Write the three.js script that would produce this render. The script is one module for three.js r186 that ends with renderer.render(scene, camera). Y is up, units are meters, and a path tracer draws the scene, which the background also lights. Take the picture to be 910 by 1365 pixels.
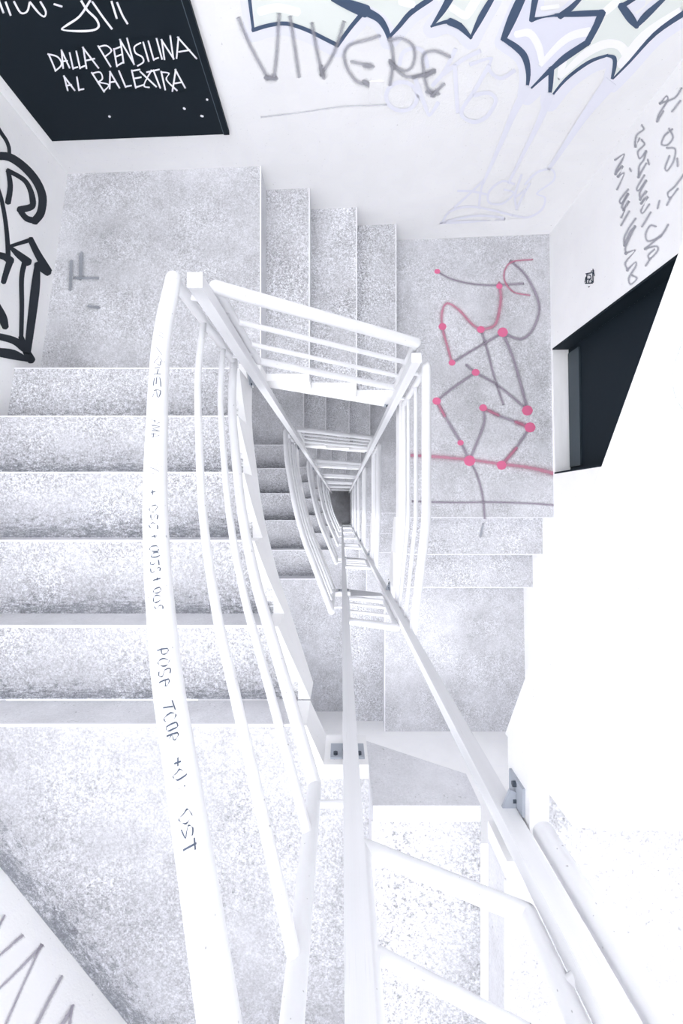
import * as THREE from 'three';
import { mergeGeometries } from 'three/addons/utils/BufferGeometryUtils.js';

// ---------------------------------------------------------------- camera, sky, exposure
// plan unit U (metres) and riser height R (metres); h counts risers below the lens
const R = 0.17, U = 0.17 / 580, STOREY = 15, STOREYS = 7, GROUND = 7.3 + STOREY * STOREYS, YC = GROUND * R;
const scene = new THREE.Scene();
const camera = new THREE.PerspectiveCamera(2 * Math.atan(682.5 / 580) * 180 / Math.PI, 910 / 1365, 0.03, 200);
camera.position.set(0, YC, 0); camera.up.set(0, 0, -1); camera.lookAt(0, 0, 0);
camera.setViewOffset(910, 1365, 0, 5.5, 910, 1365);
scene.add(camera);
const renderer = new THREE.WebGLRenderer({ antialias: true });
renderer.toneMapping = THREE.LinearToneMapping; renderer.toneMappingExposure = 1.0;
renderer.shadowMap.enabled = true;
{ // overcast sky, brighter overhead, a little blue
  const w = 64, h = 32, d = new Float32Array(w * h * 4);
  for (let j = 0; j < h; j++) for (let i = 0; i < w; i++) {
    const el = Math.max(0, Math.sin(((j + 0.5) / h - 0.5) * Math.PI)), L = (1 + 2 * el) / 3 * 11.4, o = (j * w + i) * 4;
    d[o] = L * 0.98; d[o + 1] = L * 0.985; d[o + 2] = L * 1.015; d[o + 3] = 1;
  }
  const t = new THREE.DataTexture(d, w, h, THREE.RGBAFormat, THREE.FloatType);
  t.mapping = THREE.EquirectangularReflectionMapping; t.magFilter = t.minFilter = THREE.LinearFilter; t.needsUpdate = true;
  scene.background = t; scene.environment = t;
}

// ---------------------------------------------------------------- noise and materials
let seed = 7; const rnd = () => { seed = (seed * 1664525 + 1013904223) >>> 0; return seed / 4294967296; };
function valueNoise(n, cells) { // tileable
  const g = new Float32Array(cells * cells); for (let i = 0; i < g.length; i++) g[i] = rnd();
  const out = new Float32Array(n * n), s = cells / n;
  for (let y = 0; y < n; y++) {
    const fy = y * s, y0 = Math.floor(fy), ty = fy - y0, sy = ty * ty * (3 - 2 * ty), r0 = (y0 % cells) * cells, r1 = ((y0 + 1) % cells) * cells;
    for (let x = 0; x < n; x++) {
      const fx = x * s, x0 = Math.floor(fx), tx = fx - x0, sx = tx * tx * (3 - 2 * tx), c0 = x0 % cells, c1 = (x0 + 1) % cells;
      const a = g[r0 + c0] + (g[r0 + c1] - g[r0 + c0]) * sx, b = g[r1 + c0] + (g[r1 + c1] - g[r1 + c0]) * sx;
      out[y * n + x] = a + (b - a) * sy;
    }
  }
  return out;
}
function layers(n, list) { const o = new Float32Array(n * n); for (const [c, a] of list) { const v = valueNoise(n, c); for (let i = 0; i < o.length; i++) o[i] += (v[i] - 0.5) * a; } return o; }
function texture(n, f, repeatMetres, srgb) {
  const d = new Uint8Array(n * n * 4);
  for (let i = 0; i < n * n; i++) { const c = f(i); d[i * 4] = c[0] * 255; d[i * 4 + 1] = c[1] * 255; d[i * 4 + 2] = c[2] * 255; d[i * 4 + 3] = 255; }
  const t = new THREE.DataTexture(d, n, n); t.wrapS = t.wrapT = THREE.RepeatWrapping; t.magFilter = THREE.LinearFilter; t.minFilter = THREE.LinearMipmapLinearFilter; t.generateMipmaps = true;
  t.repeat.set(1 / repeatMetres, 1 / repeatMetres); if (srgb) t.colorSpace = THREE.SRGBColorSpace; t.needsUpdate = true; return t;
}
const cl = (v) => Math.min(1, Math.max(0, v));
const grain = layers(1024, [[512, 1], [256, 0.8], [128, 0.5]]);
const grainBump = texture(1024, (i) => { const v = cl(0.5 + grain[i] * 0.5); return [v, v, v]; }, 1.1);
function concrete(base, patch, speck, n = 2048, metres = 2.3) {
  const big = layers(n, [[6, 1], [13, 0.8], [29, 0.6], [61, 0.5]]), fine = layers(n, [[1024, 1], [512, 0.9], [256, 0.5]]), pits = valueNoise(n, 340), cover = valueNoise(n, 17);
  return texture(n, (i) => {
    let v = base + big[i] * patch + fine[i] * speck * (0.5 + cover[i]);
    if (pits[i] > 0.93) v -= 0.16 * cover[i];
    v = cl(v); return [v * 0.99, v * 0.993, cl(v * 1.015)];
  }, metres, true);
}
const phys = (o) => new THREE.MeshStandardMaterial(o);
const M = {
  tread: phys({ map: concrete(0.785, 0.06, 0.22), bumpMap: grainBump, bumpScale: 0.0025, roughness: 0.92 }),
  landing: phys({ map: concrete(0.775, 0.08, 0.14), bumpMap: grainBump, bumpScale: 0.0015, roughness: 0.92 }),
  riser: phys({ map: concrete(0.83, 0.05, 0.04, 1024, 1.7), roughness: 0.9 }),
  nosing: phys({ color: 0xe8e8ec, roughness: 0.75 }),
  white: phys({ map: (() => { const a = layers(1024, [[5, 1], [11, 0.7], [40, 0.4]]), p = valueNoise(1024, 200); return texture(1024, (i) => { const v = cl(0.935 + a[i] * 0.02 - (p[i] > 0.985 ? 0.18 : 0)); return [v * 0.998, v * 0.998, cl(v * 1.003)]; }, 1.3, true); })(), roughness: 0.75 }),
  wall: phys({ map: (() => { const a = layers(1024, [[4, 1], [9, 0.8], [33, 0.5]]), p = valueNoise(1024, 300); return texture(1024, (i) => { const v = cl(0.95 + a[i] * 0.02 - (p[i] > 0.975 ? 0.12 : 0)); return [v * 0.998, v * 0.998, cl(v * 1.003)]; }, 2.1, true); })(), bumpMap: grainBump, bumpScale: 0.0006, roughness: 0.85 }),
  metal: phys({ map: (() => { const a = layers(512, [[6, 1], [30, 0.6]]), p = valueNoise(512, 90); return texture(512, (i) => { const v = cl(0.885 + a[i] * 0.015 - (p[i] > 0.975 ? 0.25 : 0)); return [v * 0.993, v * 0.996, cl(v * 1.01)]; }, 0.7, true); })(), roughness: 0.38 }),
  black: new THREE.MeshPhysicalMaterial({ color: 0x141e26, roughness: 0.7, specularIntensity: 0.35 }),
  blackEdge: phys({ color: 0x3c4a56, roughness: 0.45 }),
  kick: phys({ color: 0x3a464e, roughness: 0.35, metalness: 0.5 }),
  steel: phys({ color: 0xaab0ba, roughness: 0.6 }),
  bolt: phys({ color: 0x4a525c, roughness: 0.5, metalness: 0.6 }),
  earth: phys({ color: 0xa8aab0, roughness: 1 }),
};
function sprayAlpha(density) {
  const n = 128, g = layers(n, [[64, 1], [32, 0.7]]);
  const d = new Uint8Array(n * n * 4);
  for (let y = 0; y < n; y++) for (let x = 0; x < n; x++) {
    const e = Math.sin((x + 0.5) / n * Math.PI), a = cl((Math.pow(e, 2) + g[y * n + x] * 0.9 * (1.25 - e)) * density), o = (y * n + x) * 4;
    d[o] = d[o + 1] = d[o + 2] = a * 255; d[o + 3] = 255;
  }
  const t = new THREE.DataTexture(d, n, n); t.wrapT = THREE.RepeatWrapping; t.magFilter = THREE.LinearFilter; t.needsUpdate = true; return t;
}
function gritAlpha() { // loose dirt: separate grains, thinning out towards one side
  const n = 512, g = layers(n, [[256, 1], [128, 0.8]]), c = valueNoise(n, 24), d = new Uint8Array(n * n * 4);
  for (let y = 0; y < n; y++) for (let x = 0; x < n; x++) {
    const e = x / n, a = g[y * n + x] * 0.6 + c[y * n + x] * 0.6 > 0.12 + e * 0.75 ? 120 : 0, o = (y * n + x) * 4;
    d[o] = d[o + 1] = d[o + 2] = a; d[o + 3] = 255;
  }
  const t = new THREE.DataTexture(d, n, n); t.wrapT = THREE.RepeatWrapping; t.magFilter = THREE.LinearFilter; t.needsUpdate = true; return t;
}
const soft = sprayAlpha(0.95), thin = sprayAlpha(0.6);
const paint = (color, alphaMap) => phys({ color, roughness: 0.8, side: THREE.DoubleSide, ...(alphaMap ? { alphaMap, transparent: true } : {}) });
const P = {
  marker: paint(0xf4f5fb), grey: paint(0xa2a2ab, thin), hand: paint(0xa4a4af, thin), lav: paint(0xe9eaf4), navy: paint(0x445671), ink: paint(0x222c3a), green: paint(0xe9eeea), lavFill: paint(0xe7e8f4), halo: paint(0xebecf5),
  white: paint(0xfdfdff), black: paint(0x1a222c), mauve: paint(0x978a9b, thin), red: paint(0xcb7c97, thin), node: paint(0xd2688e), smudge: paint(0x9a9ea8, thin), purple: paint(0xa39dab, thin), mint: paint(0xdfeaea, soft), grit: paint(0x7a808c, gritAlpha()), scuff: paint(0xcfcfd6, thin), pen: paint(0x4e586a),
};

const PAINT = {
  board: [
    [2586,-14738,-1,0,2583,-14748,-30,-7,2577,-14765,-40,-9,2443,-15160,-41,-9,2437,-15178,-31,-7,2434,-15189,-1,0],
    [2756,-14855,-1,0,2753,-14865,-30,-7,2747,-14882,-40,-9,2629,-15244,-41,-10,2623,-15263,-31,-7,2619,-15274,-1,0],
    [3041,-14852,-1,0,3040,-14861,-31,-10,3039,-14878,-41,-14,3023,-15196,-35,-27,3268,-15166,8,-23,3541,-14910,27,-9,3560,-14892,21,-7,3570,-14882,0,0],
    [3561,-14887,-1,0,3563,-14896,-30,-13,3567,-14911,-40,-17,3633,-15218,-39,-21,3747,-15340,-8,-30,3903,-15189,37,2,3919,-14908,40,13,3920,-14892,30,10,3920,-14882,1,0],
    [4316,-14973,0,0,4326,-14977,-22,-21,4343,-14983,-29,-28,4541,-15058,-29,-28,4559,-15065,-22,-21,4568,-15068,0,0],
    [5619,-14917,0,0,5605,-14927,-16,15,5581,-14944,-22,19,4965,-15383,-14,25,4348,-15643,-9,29,4107,-15775,-46,-11,4594,-15843,-24,-37,5156,-15839,-8,-36,5452,-15725,31,-14,5497,-15482,45,17,5343,-15201,43,20,5306,-14934,43,16,5303,-14916,33,12,5302,-14906,1,0],
    [5658,-14959,-1,0,5660,-14968,-29,-12,5664,-14984,-38,-16,5763,-15412,-39,-17,5876,-15799,-40,-18,5881,-15816,-30,-14,5883,-15826,-1,0],
    [6316,-14963,-1,0,6315,-14974,-29,-6,6311,-14992,-38,-7,6232,-15469,-39,-8,6229,-15488,-30,-6,6227,-15499,-1,0],
    [6487,-15000,-1,0,6487,-15010,-29,-8,6487,-15028,-38,-10,6477,-15398,-39,-13,6521,-15657,-39,-15,6524,-15675,-30,-12,6526,-15685,-1,0],
    [3068,-16570,-1,0,3066,-16579,-28,-8,3062,-16597,-36,-11,3003,-16877,-37,-11,2931,-17167,-37,-10,2926,-17186,-28,-8,2924,-17196,-1,0],
    [3025,-16578,-1,-1,3034,-16581,-21,-21,3049,-16587,-28,-28,3336,-16701,-35,-22,3300,-16985,-28,6,2909,-17215,-9,23,2885,-17229,-7,17,2872,-17237,0,0],
    [3268,-17133,1,0,3274,-17122,25,1,3285,-17102,34,2,3625,-16481,32,1,3635,-16462,24,1,3641,-16452,1,0],
    [3629,-16454,-1,0,3627,-16464,-27,-8,3625,-16481,-36,-11,3533,-17092,-37,-12,3530,-17111,-28,-9,3528,-17121,-1,0],
    [3374,-16866,0,-1,3386,-16866,-12,-23,3408,-16865,-16,-30,3603,-16853,-16,-30,3624,-16852,-12,-23,3636,-16851,0,-1],
    [3883,-16553,-1,0,3879,-16564,-26,-4,3872,-16582,-34,-5,3650,-17146,-35,-5,3642,-17166,-27,-4,3638,-17177,-1,0],
    [3614,-17154,0,-1,3627,-17151,-7,-23,3650,-17146,-10,-30,3847,-17105,-9,-30,3870,-17100,-7,-23,3882,-17097,0,-1],
    [4157,-16518,-1,0,4153,-16529,-26,-4,4147,-16547,-34,-5,3927,-17138,-35,-6,3920,-17157,-27,-4,3916,-17168,-1,0],
    [3891,-17149,0,-1,3904,-17145,-3,-22,3927,-17138,-4,-29,4150,-17068,-4,-29,4173,-17061,-3,-22,4186,-17057,0,-1],
    [4166,-17169,1,0,4171,-17158,26,3,4179,-17138,34,4,4483,-16423,33,3,4491,-16405,25,2,4495,-16395,1,0],
    [4478,-16400,-1,0,4480,-16408,-26,-12,4483,-16423,-35,-16,4633,-17136,-36,-18,4637,-17153,-27,-14,4639,-17162,-1,0],
    [4256,-16886,0,-1,4268,-16884,-8,-23,4291,-16880,-10,-30,4673,-16819,-10,-30,4695,-16816,-7,-23,4707,-16814,0,-1],
    [5073,-16376,-1,0,5073,-16385,-26,-10,5075,-16401,-35,-14,5132,-17107,-36,-15,5134,-17125,-27,-11,5135,-17135,-1,0],
    [5042,-16404,0,-1,5054,-16403,-8,-22,5075,-16401,-11,-28,5382,-16368,-24,-27,5476,-16553,-31,2,5149,-16744,-10,22,5127,-16756,-8,17,5115,-16763,0,0],
    [5605,-16483,-1,0,5602,-16493,-25,-3,5595,-16511,-33,-4,5389,-17118,-34,-4,5382,-17137,-26,-3,5378,-17149,-1,0],
    [5353,-17132,0,-1,5366,-17127,2,-21,5389,-17118,2,-28,5717,-16985,3,-27,5740,-16976,2,-21,5752,-16971,0,0],
    [5561,-16521,0,0,5573,-16518,-2,-21,5595,-16511,-3,-27,5879,-16432,-2,-27,5900,-16426,-2,-21,5913,-16422,0,0],
    [5466,-16796,0,-1,5479,-16792,-2,-22,5501,-16786,-3,-28,5756,-16711,-2,-28,5778,-16705,-2,-21,5791,-16701,0,-1],
    [5706,-17015,1,0,5710,-17004,26,2,5717,-16985,34,3,5990,-16213,32,3,5996,-16196,24,2,5999,-16186,1,0],
    [5987,-16189,-1,0,5988,-16198,-25,-10,5990,-16213,-33,-13,6086,-17048,-35,-14,6088,-17065,-27,-11,6089,-17075,-1,0],
    [6080,-17078,1,0,6082,-17067,26,5,6086,-17048,35,7,6263,-16180,33,6,6267,-16163,25,5,6269,-16153,1,0],
    [6713,-16313,0,0,6701,-16319,-4,19,6680,-16328,-6,24,6400,-16452,-23,12,6341,-16678,-34,-16,6519,-16826,-34,-17,6482,-17015,-25,12,6199,-17150,-6,27,6176,-17161,-5,20,6164,-17166,0,0],
    [6797,-16305,-1,0,6796,-16315,-25,-5,6793,-16332,-33,-7,6700,-16976,-34,-7,6697,-16995,-26,-5,6695,-17005,-1,0],
    [7005,-16268,-1,0,7004,-16278,-25,-5,7002,-16296,-33,-7,6916,-16936,-34,-7,6914,-16955,-26,-5,6912,-16966,-1,0],
    [6882,-16946,0,-1,6894,-16943,-1,-22,6916,-16936,-1,-29,7120,-16878,0,-29,7142,-16871,0,-22,7154,-16868,0,-1],
    [7344,-16193,-1,0,7342,-16203,-25,-5,7340,-16221,-33,-6,7249,-16902,-34,-7,7247,-16921,-26,-5,7245,-16931,-1,0],
    [7331,-16955,1,0,7334,-16944,25,2,7339,-16924,33,3,7510,-16271,32,3,7515,-16253,24,2,7517,-16243,1,0],
    [7503,-16247,-1,0,7506,-16255,-24,-11,7510,-16271,-32,-14,7690,-16919,-33,-15,7694,-16936,-25,-12,7697,-16945,-1,0],
    [7682,-16949,1,0,7685,-16938,25,2,7690,-16919,33,3,7872,-16153,32,3,7876,-16136,24,2,7879,-16126,1,0],
    [7813,-16926,1,0,7819,-16915,23,-3,7828,-16896,31,-4,8156,-16208,29,-4,8164,-16190,22,-3,8169,-16180,1,0],
    [8144,-16186,-1,0,8148,-16194,-23,-13,8156,-16208,-30,-18,8560,-16934,-31,-19,8568,-16949,-23,-15,8573,-16958,-1,0],
    [7969,-16700,0,-1,7981,-16699,-4,-22,8002,-16696,-6,-30,8411,-16648,-5,-29,8432,-16645,-4,-22,8444,-16644,0,-1],
    [2883,-18041,1,0,2888,-18029,29,6,2896,-18007,38,7,3106,-17446,37,7,3114,-17425,28,5,3118,-17414,1,0],
    [3103,-17419,-1,0,3104,-17429,-29,-14,3106,-17446,-38,-18,3171,-18008,-40,-20,3173,-18026,-30,-15,3174,-18037,-1,0],
    [2918,-17819,0,-1,2931,-17818,-12,-26,2954,-17816,-16,-34,3177,-17793,-16,-34,3200,-17791,-12,-26,3213,-17789,0,-1],
    [3603,-17464,-1,0,3597,-17476,-27,-3,3588,-17496,-35,-4,3357,-18016,-36,-4,3347,-18038,-28,-3,3341,-18050,-1,0],
    [3320,-18020,0,-1,3333,-18019,-12,-26,3357,-18016,-15,-34,3561,-17992,-15,-34,3585,-17989,-11,-26,3598,-17988,0,-1],
    [4275,-17344,-1,0,4276,-17354,-28,-12,4277,-17371,-37,-16,4331,-18112,-39,-18,4333,-18131,-30,-13,4334,-18142,-1,0],
    [4242,-17375,0,-1,4255,-17374,-10,-24,4277,-17371,-13,-32,4604,-17334,-31,-27,4566,-17588,-27,9,4299,-17734,-7,27,4275,-17747,-5,20,4261,-17754,0,0],
    [4302,-17726,0,-1,4311,-17729,-20,-24,4329,-17735,-26,-32,4682,-17856,-37,-10,4331,-18112,-14,23,4308,-18129,-11,17,4295,-18138,0,0],
    [4620,-18028,1,0,4627,-18016,25,-2,4639,-17994,33,-3,5003,-17350,32,-2,5015,-17330,24,-2,5021,-17318,1,0],
    [5001,-17322,-1,0,5002,-17332,-28,-11,5003,-17350,-37,-15,5039,-17978,-38,-16,5040,-17998,-29,-12,5041,-18009,-1,0],
    [4753,-17757,0,-1,4766,-17756,-10,-25,4788,-17754,-13,-34,5029,-17732,-13,-33,5052,-17730,-10,-25,5064,-17729,0,-1],
    [5371,-17305,-1,0,5370,-17316,-28,-8,5368,-17335,-36,-11,5313,-17957,-38,-12,5312,-17978,-29,-9,5311,-17990,-1,0],
    [5277,-17962,0,-1,5290,-17960,-8,-26,5313,-17957,-11,-34,5561,-17925,-10,-34,5585,-17922,-8,-26,5597,-17920,0,-1],
    [5885,-17304,-1,0,5882,-17315,-27,-4,5877,-17336,-35,-6,5712,-18007,-37,-6,5707,-18028,-28,-5,5704,-18041,-1,0],
    [5675,-18016,0,-1,5689,-18012,-4,-25,5712,-18007,-6,-33,6093,-17915,-5,-33,6116,-17909,-4,-25,6130,-17906,0,-1],
    [5843,-17339,0,-1,5855,-17338,-8,-24,5877,-17336,-10,-32,6200,-17298,-9,-32,6222,-17296,-7,-24,6235,-17295,0,-1],
    [5799,-17645,0,-1,5811,-17643,-7,-25,5834,-17640,-9,-33,6112,-17600,-8,-33,6135,-17596,-6,-25,6147,-17595,0,-1],
    [6191,-17376,-1,0,6196,-17384,-25,-17,6205,-17399,-33,-23,6546,-17987,-34,-24,6556,-18003,-26,-18,6561,-18012,-1,0],
    [6656,-17338,0,0,6646,-17348,-17,12,6628,-17366,-23,16,6088,-17925,-37,-10,6253,-18029,-28,-31,6269,-18039,-21,-24,6277,-18045,-1,-1],
    [6421,-17415,0,-1,6433,-17413,-5,-24,6456,-17409,-7,-32,6950,-17329,-6,-32,6973,-17325,-5,-24,6985,-17323,0,-1],
    [6730,-17340,-1,0,6730,-17350,-27,-8,6729,-17370,-35,-10,6701,-18048,-37,-11,6700,-18069,-28,-8,6699,-18081,-1,0],
    [7015,-17400,-1,0,7013,-17411,-26,-4,7010,-17432,-35,-6,6879,-18132,-36,-6,6875,-18154,-28,-5,6873,-18166,-1,0],
    [6979,-17425,0,-1,6990,-17428,-14,-24,7010,-17432,-19,-32,7292,-17494,-35,-15,7089,-17744,-35,-5,7335,-18195,-34,-24,7344,-18212,-26,-18,7349,-18221,-1,0],
    [7143,-18234,1,0,7150,-18221,24,-5,7162,-18199,32,-7,7601,-17385,31,-6,7612,-17365,23,-5,7618,-17354,1,0],
    [7597,-17356,-1,0,7598,-17367,-26,-11,7601,-17385,-35,-14,7715,-18091,-36,-15,7718,-18111,-27,-12,7720,-18122,-1,0],
    [7301,-17917,0,-1,7314,-17916,-6,-26,7336,-17913,-7,-34,7667,-17874,-7,-34,7689,-17871,-5,-26,7702,-17869,0,-1]],
  boardspeck: [
    [3942,-19188,-1,-1,3950,-19198,-35,-30,3964,-19217,-46,-39,3985,-19242,-46,-39,3999,-19261,-35,-30,4007,-19271,-1,-1],
    [7325,-18948,-1,-1,7334,-18958,-30,-28,7350,-18977,-40,-37,7381,-19015,-40,-37,7397,-19034,-31,-28,7406,-19045,-1,-1],
    [8446,-18582,-1,0,8454,-18594,-31,-23,8467,-18615,-41,-31,8481,-18639,-41,-31,8495,-18660,-31,-24,8502,-18672,-1,0],
    [7944,-19355,0,-1,7957,-19361,-22,-35,7981,-19372,-29,-46,8041,-19400,-29,-46,8065,-19411,-22,-35,8079,-19418,0,-1]],
  spray: [
    [10493,-15724,-1,0,10502,-15761,-95,-30,10518,-15828,-126,-40,10743,-16756,-131,-50,11177,-17966,-138,-64,11207,-18049,-105,-49,11224,-18096,-1,0],
    [11034,-17960,0,-1,11086,-17962,-19,-110,11177,-17966,-25,-145,11460,-17978,-22,-145,11552,-17981,-16,-110,11603,-17984,0,-1],
    [11424,-18122,1,0,11437,-18069,107,-16,11460,-17978,140,-20,11738,-16888,133,-15,11970,-15757,124,-10,11985,-15687,94,-8,11993,-15648,1,0],
    [12369,-15743,-1,0,12372,-15783,-96,-9,12376,-15854,-127,-13,12430,-16821,-135,-14,12481,-17914,-143,-15,12485,-18005,-109,-11,12488,-18057,-1,0],
    [13136,-15979,-1,0,13142,-16019,-97,-13,13152,-16092,-128,-17,13273,-16948,-134,-20,13430,-17900,-141,-24,13445,-17991,-108,-18,13453,-18042,-1,0],
    [13351,-18021,1,0,13380,-17977,92,-60,13430,-17900,120,-78,13938,-17116,124,-58,14306,-16092,123,-40,14331,-16023,93,-30,14345,-15985,1,0],
    [15757,-16546,0,1,15713,-16558,-38,89,15634,-16578,-49,118,15173,-16696,-45,120,14586,-16830,-81,104,14341,-17180,-135,27,14501,-17787,-127,-57,14918,-18316,-70,-127,15398,-18414,-14,-149,15493,-18433,-10,-114,15546,-18444,0,-1],
    [14565,-17456,0,-1,14615,-17468,-20,-101,14703,-17490,-25,-133,15350,-17647,-21,-136,15440,-17669,-15,-103,15491,-17681,0,-1],
    [16295,-18568,1,0,16296,-18514,114,-20,16297,-18418,149,-26,16313,-17454,140,-4,16106,-16705,130,14,16084,-16626,99,10,16072,-16582,1,0],
    [15973,-16709,0,-1,16021,-16708,18,-95,16106,-16705,25,-125,16595,-16687,-25,-117,17077,-17048,-118,-47,17152,-17689,-135,71,16823,-17934,-26,142,16258,-17602,59,115,16175,-17554,45,87,16129,-17527,0,0],
    [16199,-17560,0,0,16241,-17594,-62,-76,16316,-17655,-81,-101,16966,-18184,-18,-141,17902,-18052,55,-145,17990,-18039,42,-110,18040,-18032,0,-1],
    [18653,-17467,0,1,18601,-17447,14,94,18509,-17413,19,123,17930,-17196,-25,131,17499,-17324,-127,82,17610,-17914,-141,-9,17921,-18688,-124,-60,18233,-19025,-100,-95,18311,-19109,-76,-73,18356,-19157,0,0],
    [18148,-19135,1,-1,18179,-19095,101,-91,18233,-19025,133,-119,18560,-18602,132,-114,18612,-18536,100,-86,18641,-18498,1,0],
    [17158,-18253,0,-1,17207,-18241,48,-110,17293,-18219,64,-145,18026,-18036,69,-142,18110,-18015,53,-108,18157,-18003,0,-1],
    [11005,-17991,0,-1,11084,-17994,-30,-169,11224,-18000,-37,-224,11413,-18008,-35,-224,11553,-18014,-25,-170,11632,-18017,0,-1],
    [13391,-17517,-1,0,13407,-17591,-160,-36,13438,-17723,-212,-48,13491,-17955,-214,-49,13522,-18094,-164,-38,13540,-18172,-1,0],
    [15073,-17666,0,-1,15151,-17670,8,-163,15290,-17675,13,-215,15394,-17679,14,-216,15533,-17685,12,-163,15611,-17688,0,-1],
    [16114,-17427,0,0,16166,-17490,-123,-87,16258,-17602,-163,-116,16318,-17676,-163,-117,16413,-17791,-124,-90,16467,-17856,0,0],
    [15089,-18250,0,-1,15161,-18295,-81,-146,15288,-18376,-106,-194,15401,-18447,-105,-196,15530,-18529,-79,-150,15603,-18575,0,-1],
    [17710,-18244,0,-1,17765,-18197,131,-141,17861,-18114,173,-185,17978,-18013,174,-183,18073,-17931,132,-137,18125,-17886,0,-1],
    [17842,-18893,0,-1,17927,-18904,20,-185,18079,-18925,29,-245,18331,-18959,32,-246,18483,-18980,26,-187,18569,-18991,0,-1]],
  lav: [
    [17589,-18987,-1,0,17584,-19019,-70,27,17574,-19076,-92,36,17509,-19471,-84,65,17193,-19711,-42,100,16751,-19691,15,97,16366,-19420,66,58,16190,-19016,91,-4,16280,-18640,77,-60,16589,-18425,37,-88,17003,-18442,-13,-86,17377,-18686,-61,-54,17574,-19076,-81,-29,17604,-19136,-62,-22,17621,-19169,-1,0],
    [16580,-17729,1,0,16585,-17700,64,-21,16594,-17650,85,-27,16672,-17206,69,-56,17102,-17050,10,-78,17500,-17238,-56,-47,17746,-17788,-79,-17,17769,-17841,-60,-13,17783,-17871,-1,0],
    [17324,-18263,-1,0,17340,-18293,-59,-21,17369,-18348,-78,-27,17986,-19532,-79,-36,18288,-20004,14,-107,18537,-19445,90,-61,18559,-19394,68,-46,18572,-19365,1,0],
    [18106,-18649,1,0,18121,-18625,62,-47,18148,-18581,81,-62,18506,-18007,84,-50,18725,-17199,84,-38,18737,-17155,63,-29,18744,-17131,1,0],
    [18865,-17750,-1,0,18874,-17781,-64,-1,18891,-17835,-85,-1,19201,-18830,-89,-2,19553,-19886,-94,-3,19575,-19954,-72,-3,19588,-19992,-1,0],
    [18471,-18153,0,-1,18492,-18135,53,-55,18529,-18104,69,-72,19148,-17570,64,-72,19710,-17281,60,-73,19751,-17260,46,-55,19774,-17249,0,-1],
    [19459,-17788,0,-1,19486,-17781,37,-62,19534,-17768,49,-82,20268,-17569,-38,-58,20315,-17986,-73,-24,20950,-18418,24,-90,21421,-18126,72,-79,21460,-18102,55,-60,21482,-18088,1,-1],
    [20301,-17819,-1,0,20295,-17845,-68,34,20283,-17891,-89,45,20027,-18918,-93,52,19729,-19952,-91,-13,20390,-20459,15,-109,20971,-20244,90,-88,21140,-19449,90,6,20675,-19051,-1,90,20093,-19132,-44,96,20037,-19140,-34,73,20006,-19144,0,1],
    [20878,-24946,0,-1,20903,-24949,17,-70,20946,-24953,23,-92,21766,-25036,20,-92,22688,-25327,17,-92,22735,-25342,13,-70,22761,-25351,0,-1],
    [21065,-26367,1,-1,21077,-26343,52,-60,21099,-26300,68,-79,21635,-25267,67,-72,22141,-24228,66,-66,22159,-24191,50,-50,22169,-24170,1,-1],
    [22128,-24144,-1,0,22133,-24174,-53,18,22141,-24228,-70,23,22288,-25212,-72,19,22542,-26225,-74,14,22558,-26290,-56,11,22567,-26326,-1,0],
    [24055,-24612,0,1,24028,-24603,-14,65,23981,-24587,-19,86,23237,-24339,-45,86,22770,-25056,-75,47,23056,-26018,-31,-62,23912,-26166,58,-98,24273,-25324,61,14,23619,-25013,-9,85,23570,-24989,-6,65,23543,-24977,0,1],
    [24142,-23919,-1,0,24147,-23948,-55,22,24156,-23999,-73,29,24418,-25520,-73,13,24986,-26694,-67,-8,25019,-26762,-51,-6,25037,-26800,-1,0],
    [24993,-26788,1,-1,24990,-26754,64,-38,24986,-26694,84,-50,24904,-25547,80,-48,24891,-24638,78,-47,24890,-24589,59,-36,24890,-24561,1,-1],
    [24494,-25675,1,-1,24506,-25656,56,-61,24527,-25620,73,-80,24843,-25081,73,-77,24863,-25047,55,-58,24874,-25028,1,-1],
    [24629,-24685,1,-1,24636,-24663,57,-50,24650,-24624,74,-66,24930,-23793,64,-76,25676,-23638,-5,-65,26158,-24446,-78,37,25653,-25403,-66,-2,26320,-25819,-48,-33,26599,-26873,-88,70,26029,-27542,-60,111,24894,-27256,-32,108,24843,-27243,-24,82,24815,-27236,0,1],
    [24976,-27287,0,1,24947,-27276,-18,80,24894,-27256,-24,105,23077,-26581,-21,102,21798,-26302,-36,102,20858,-26737,-64,86,20660,-27718,-77,66,20648,-27778,-58,50,20641,-27811,-1,1],
    [20593,-27740,1,-1,20617,-27732,33,-85,20660,-27718,43,-112,22139,-27239,42,-110,23291,-27223,32,-110,24622,-27609,29,-111,22718,-27713,-39,113,20670,-27764,-31,114,20623,-27765,-23,86,20597,-27766,0,1],
    [22326,-18782,-1,0,22319,-18847,-168,82,22306,-18963,-222,110,22189,-20063,-177,84,22207,-21709,-128,60,22195,-24316,-86,46,22195,-24377,-65,35,22195,-24411,-1,1],
    [23475,-19154,-1,0,23481,-19218,-159,63,23490,-19333,-210,84,23609,-20731,-163,75,23627,-22488,-109,58,23646,-24395,-89,51,23647,-24455,-68,39,23647,-24488,-1,1],
    [25879,-18665,-1,0,25867,-18751,-272,151,25845,-18905,-360,202,25645,-20337,-233,135,25577,-21874,-167,100,25484,-23500,-119,78,25480,-23567,-91,60,25478,-23605,-1,1]],
  scuff: [
    [10638,-19767,0,-1,10659,-19765,-4,-49,10696,-19762,-5,-64,12453,-19611,2,-63,14183,-19426,5,-62,16123,-19414,9,-62,16160,-19413,7,-47,16180,-19413,0,-1]],
  mural_line: [
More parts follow.
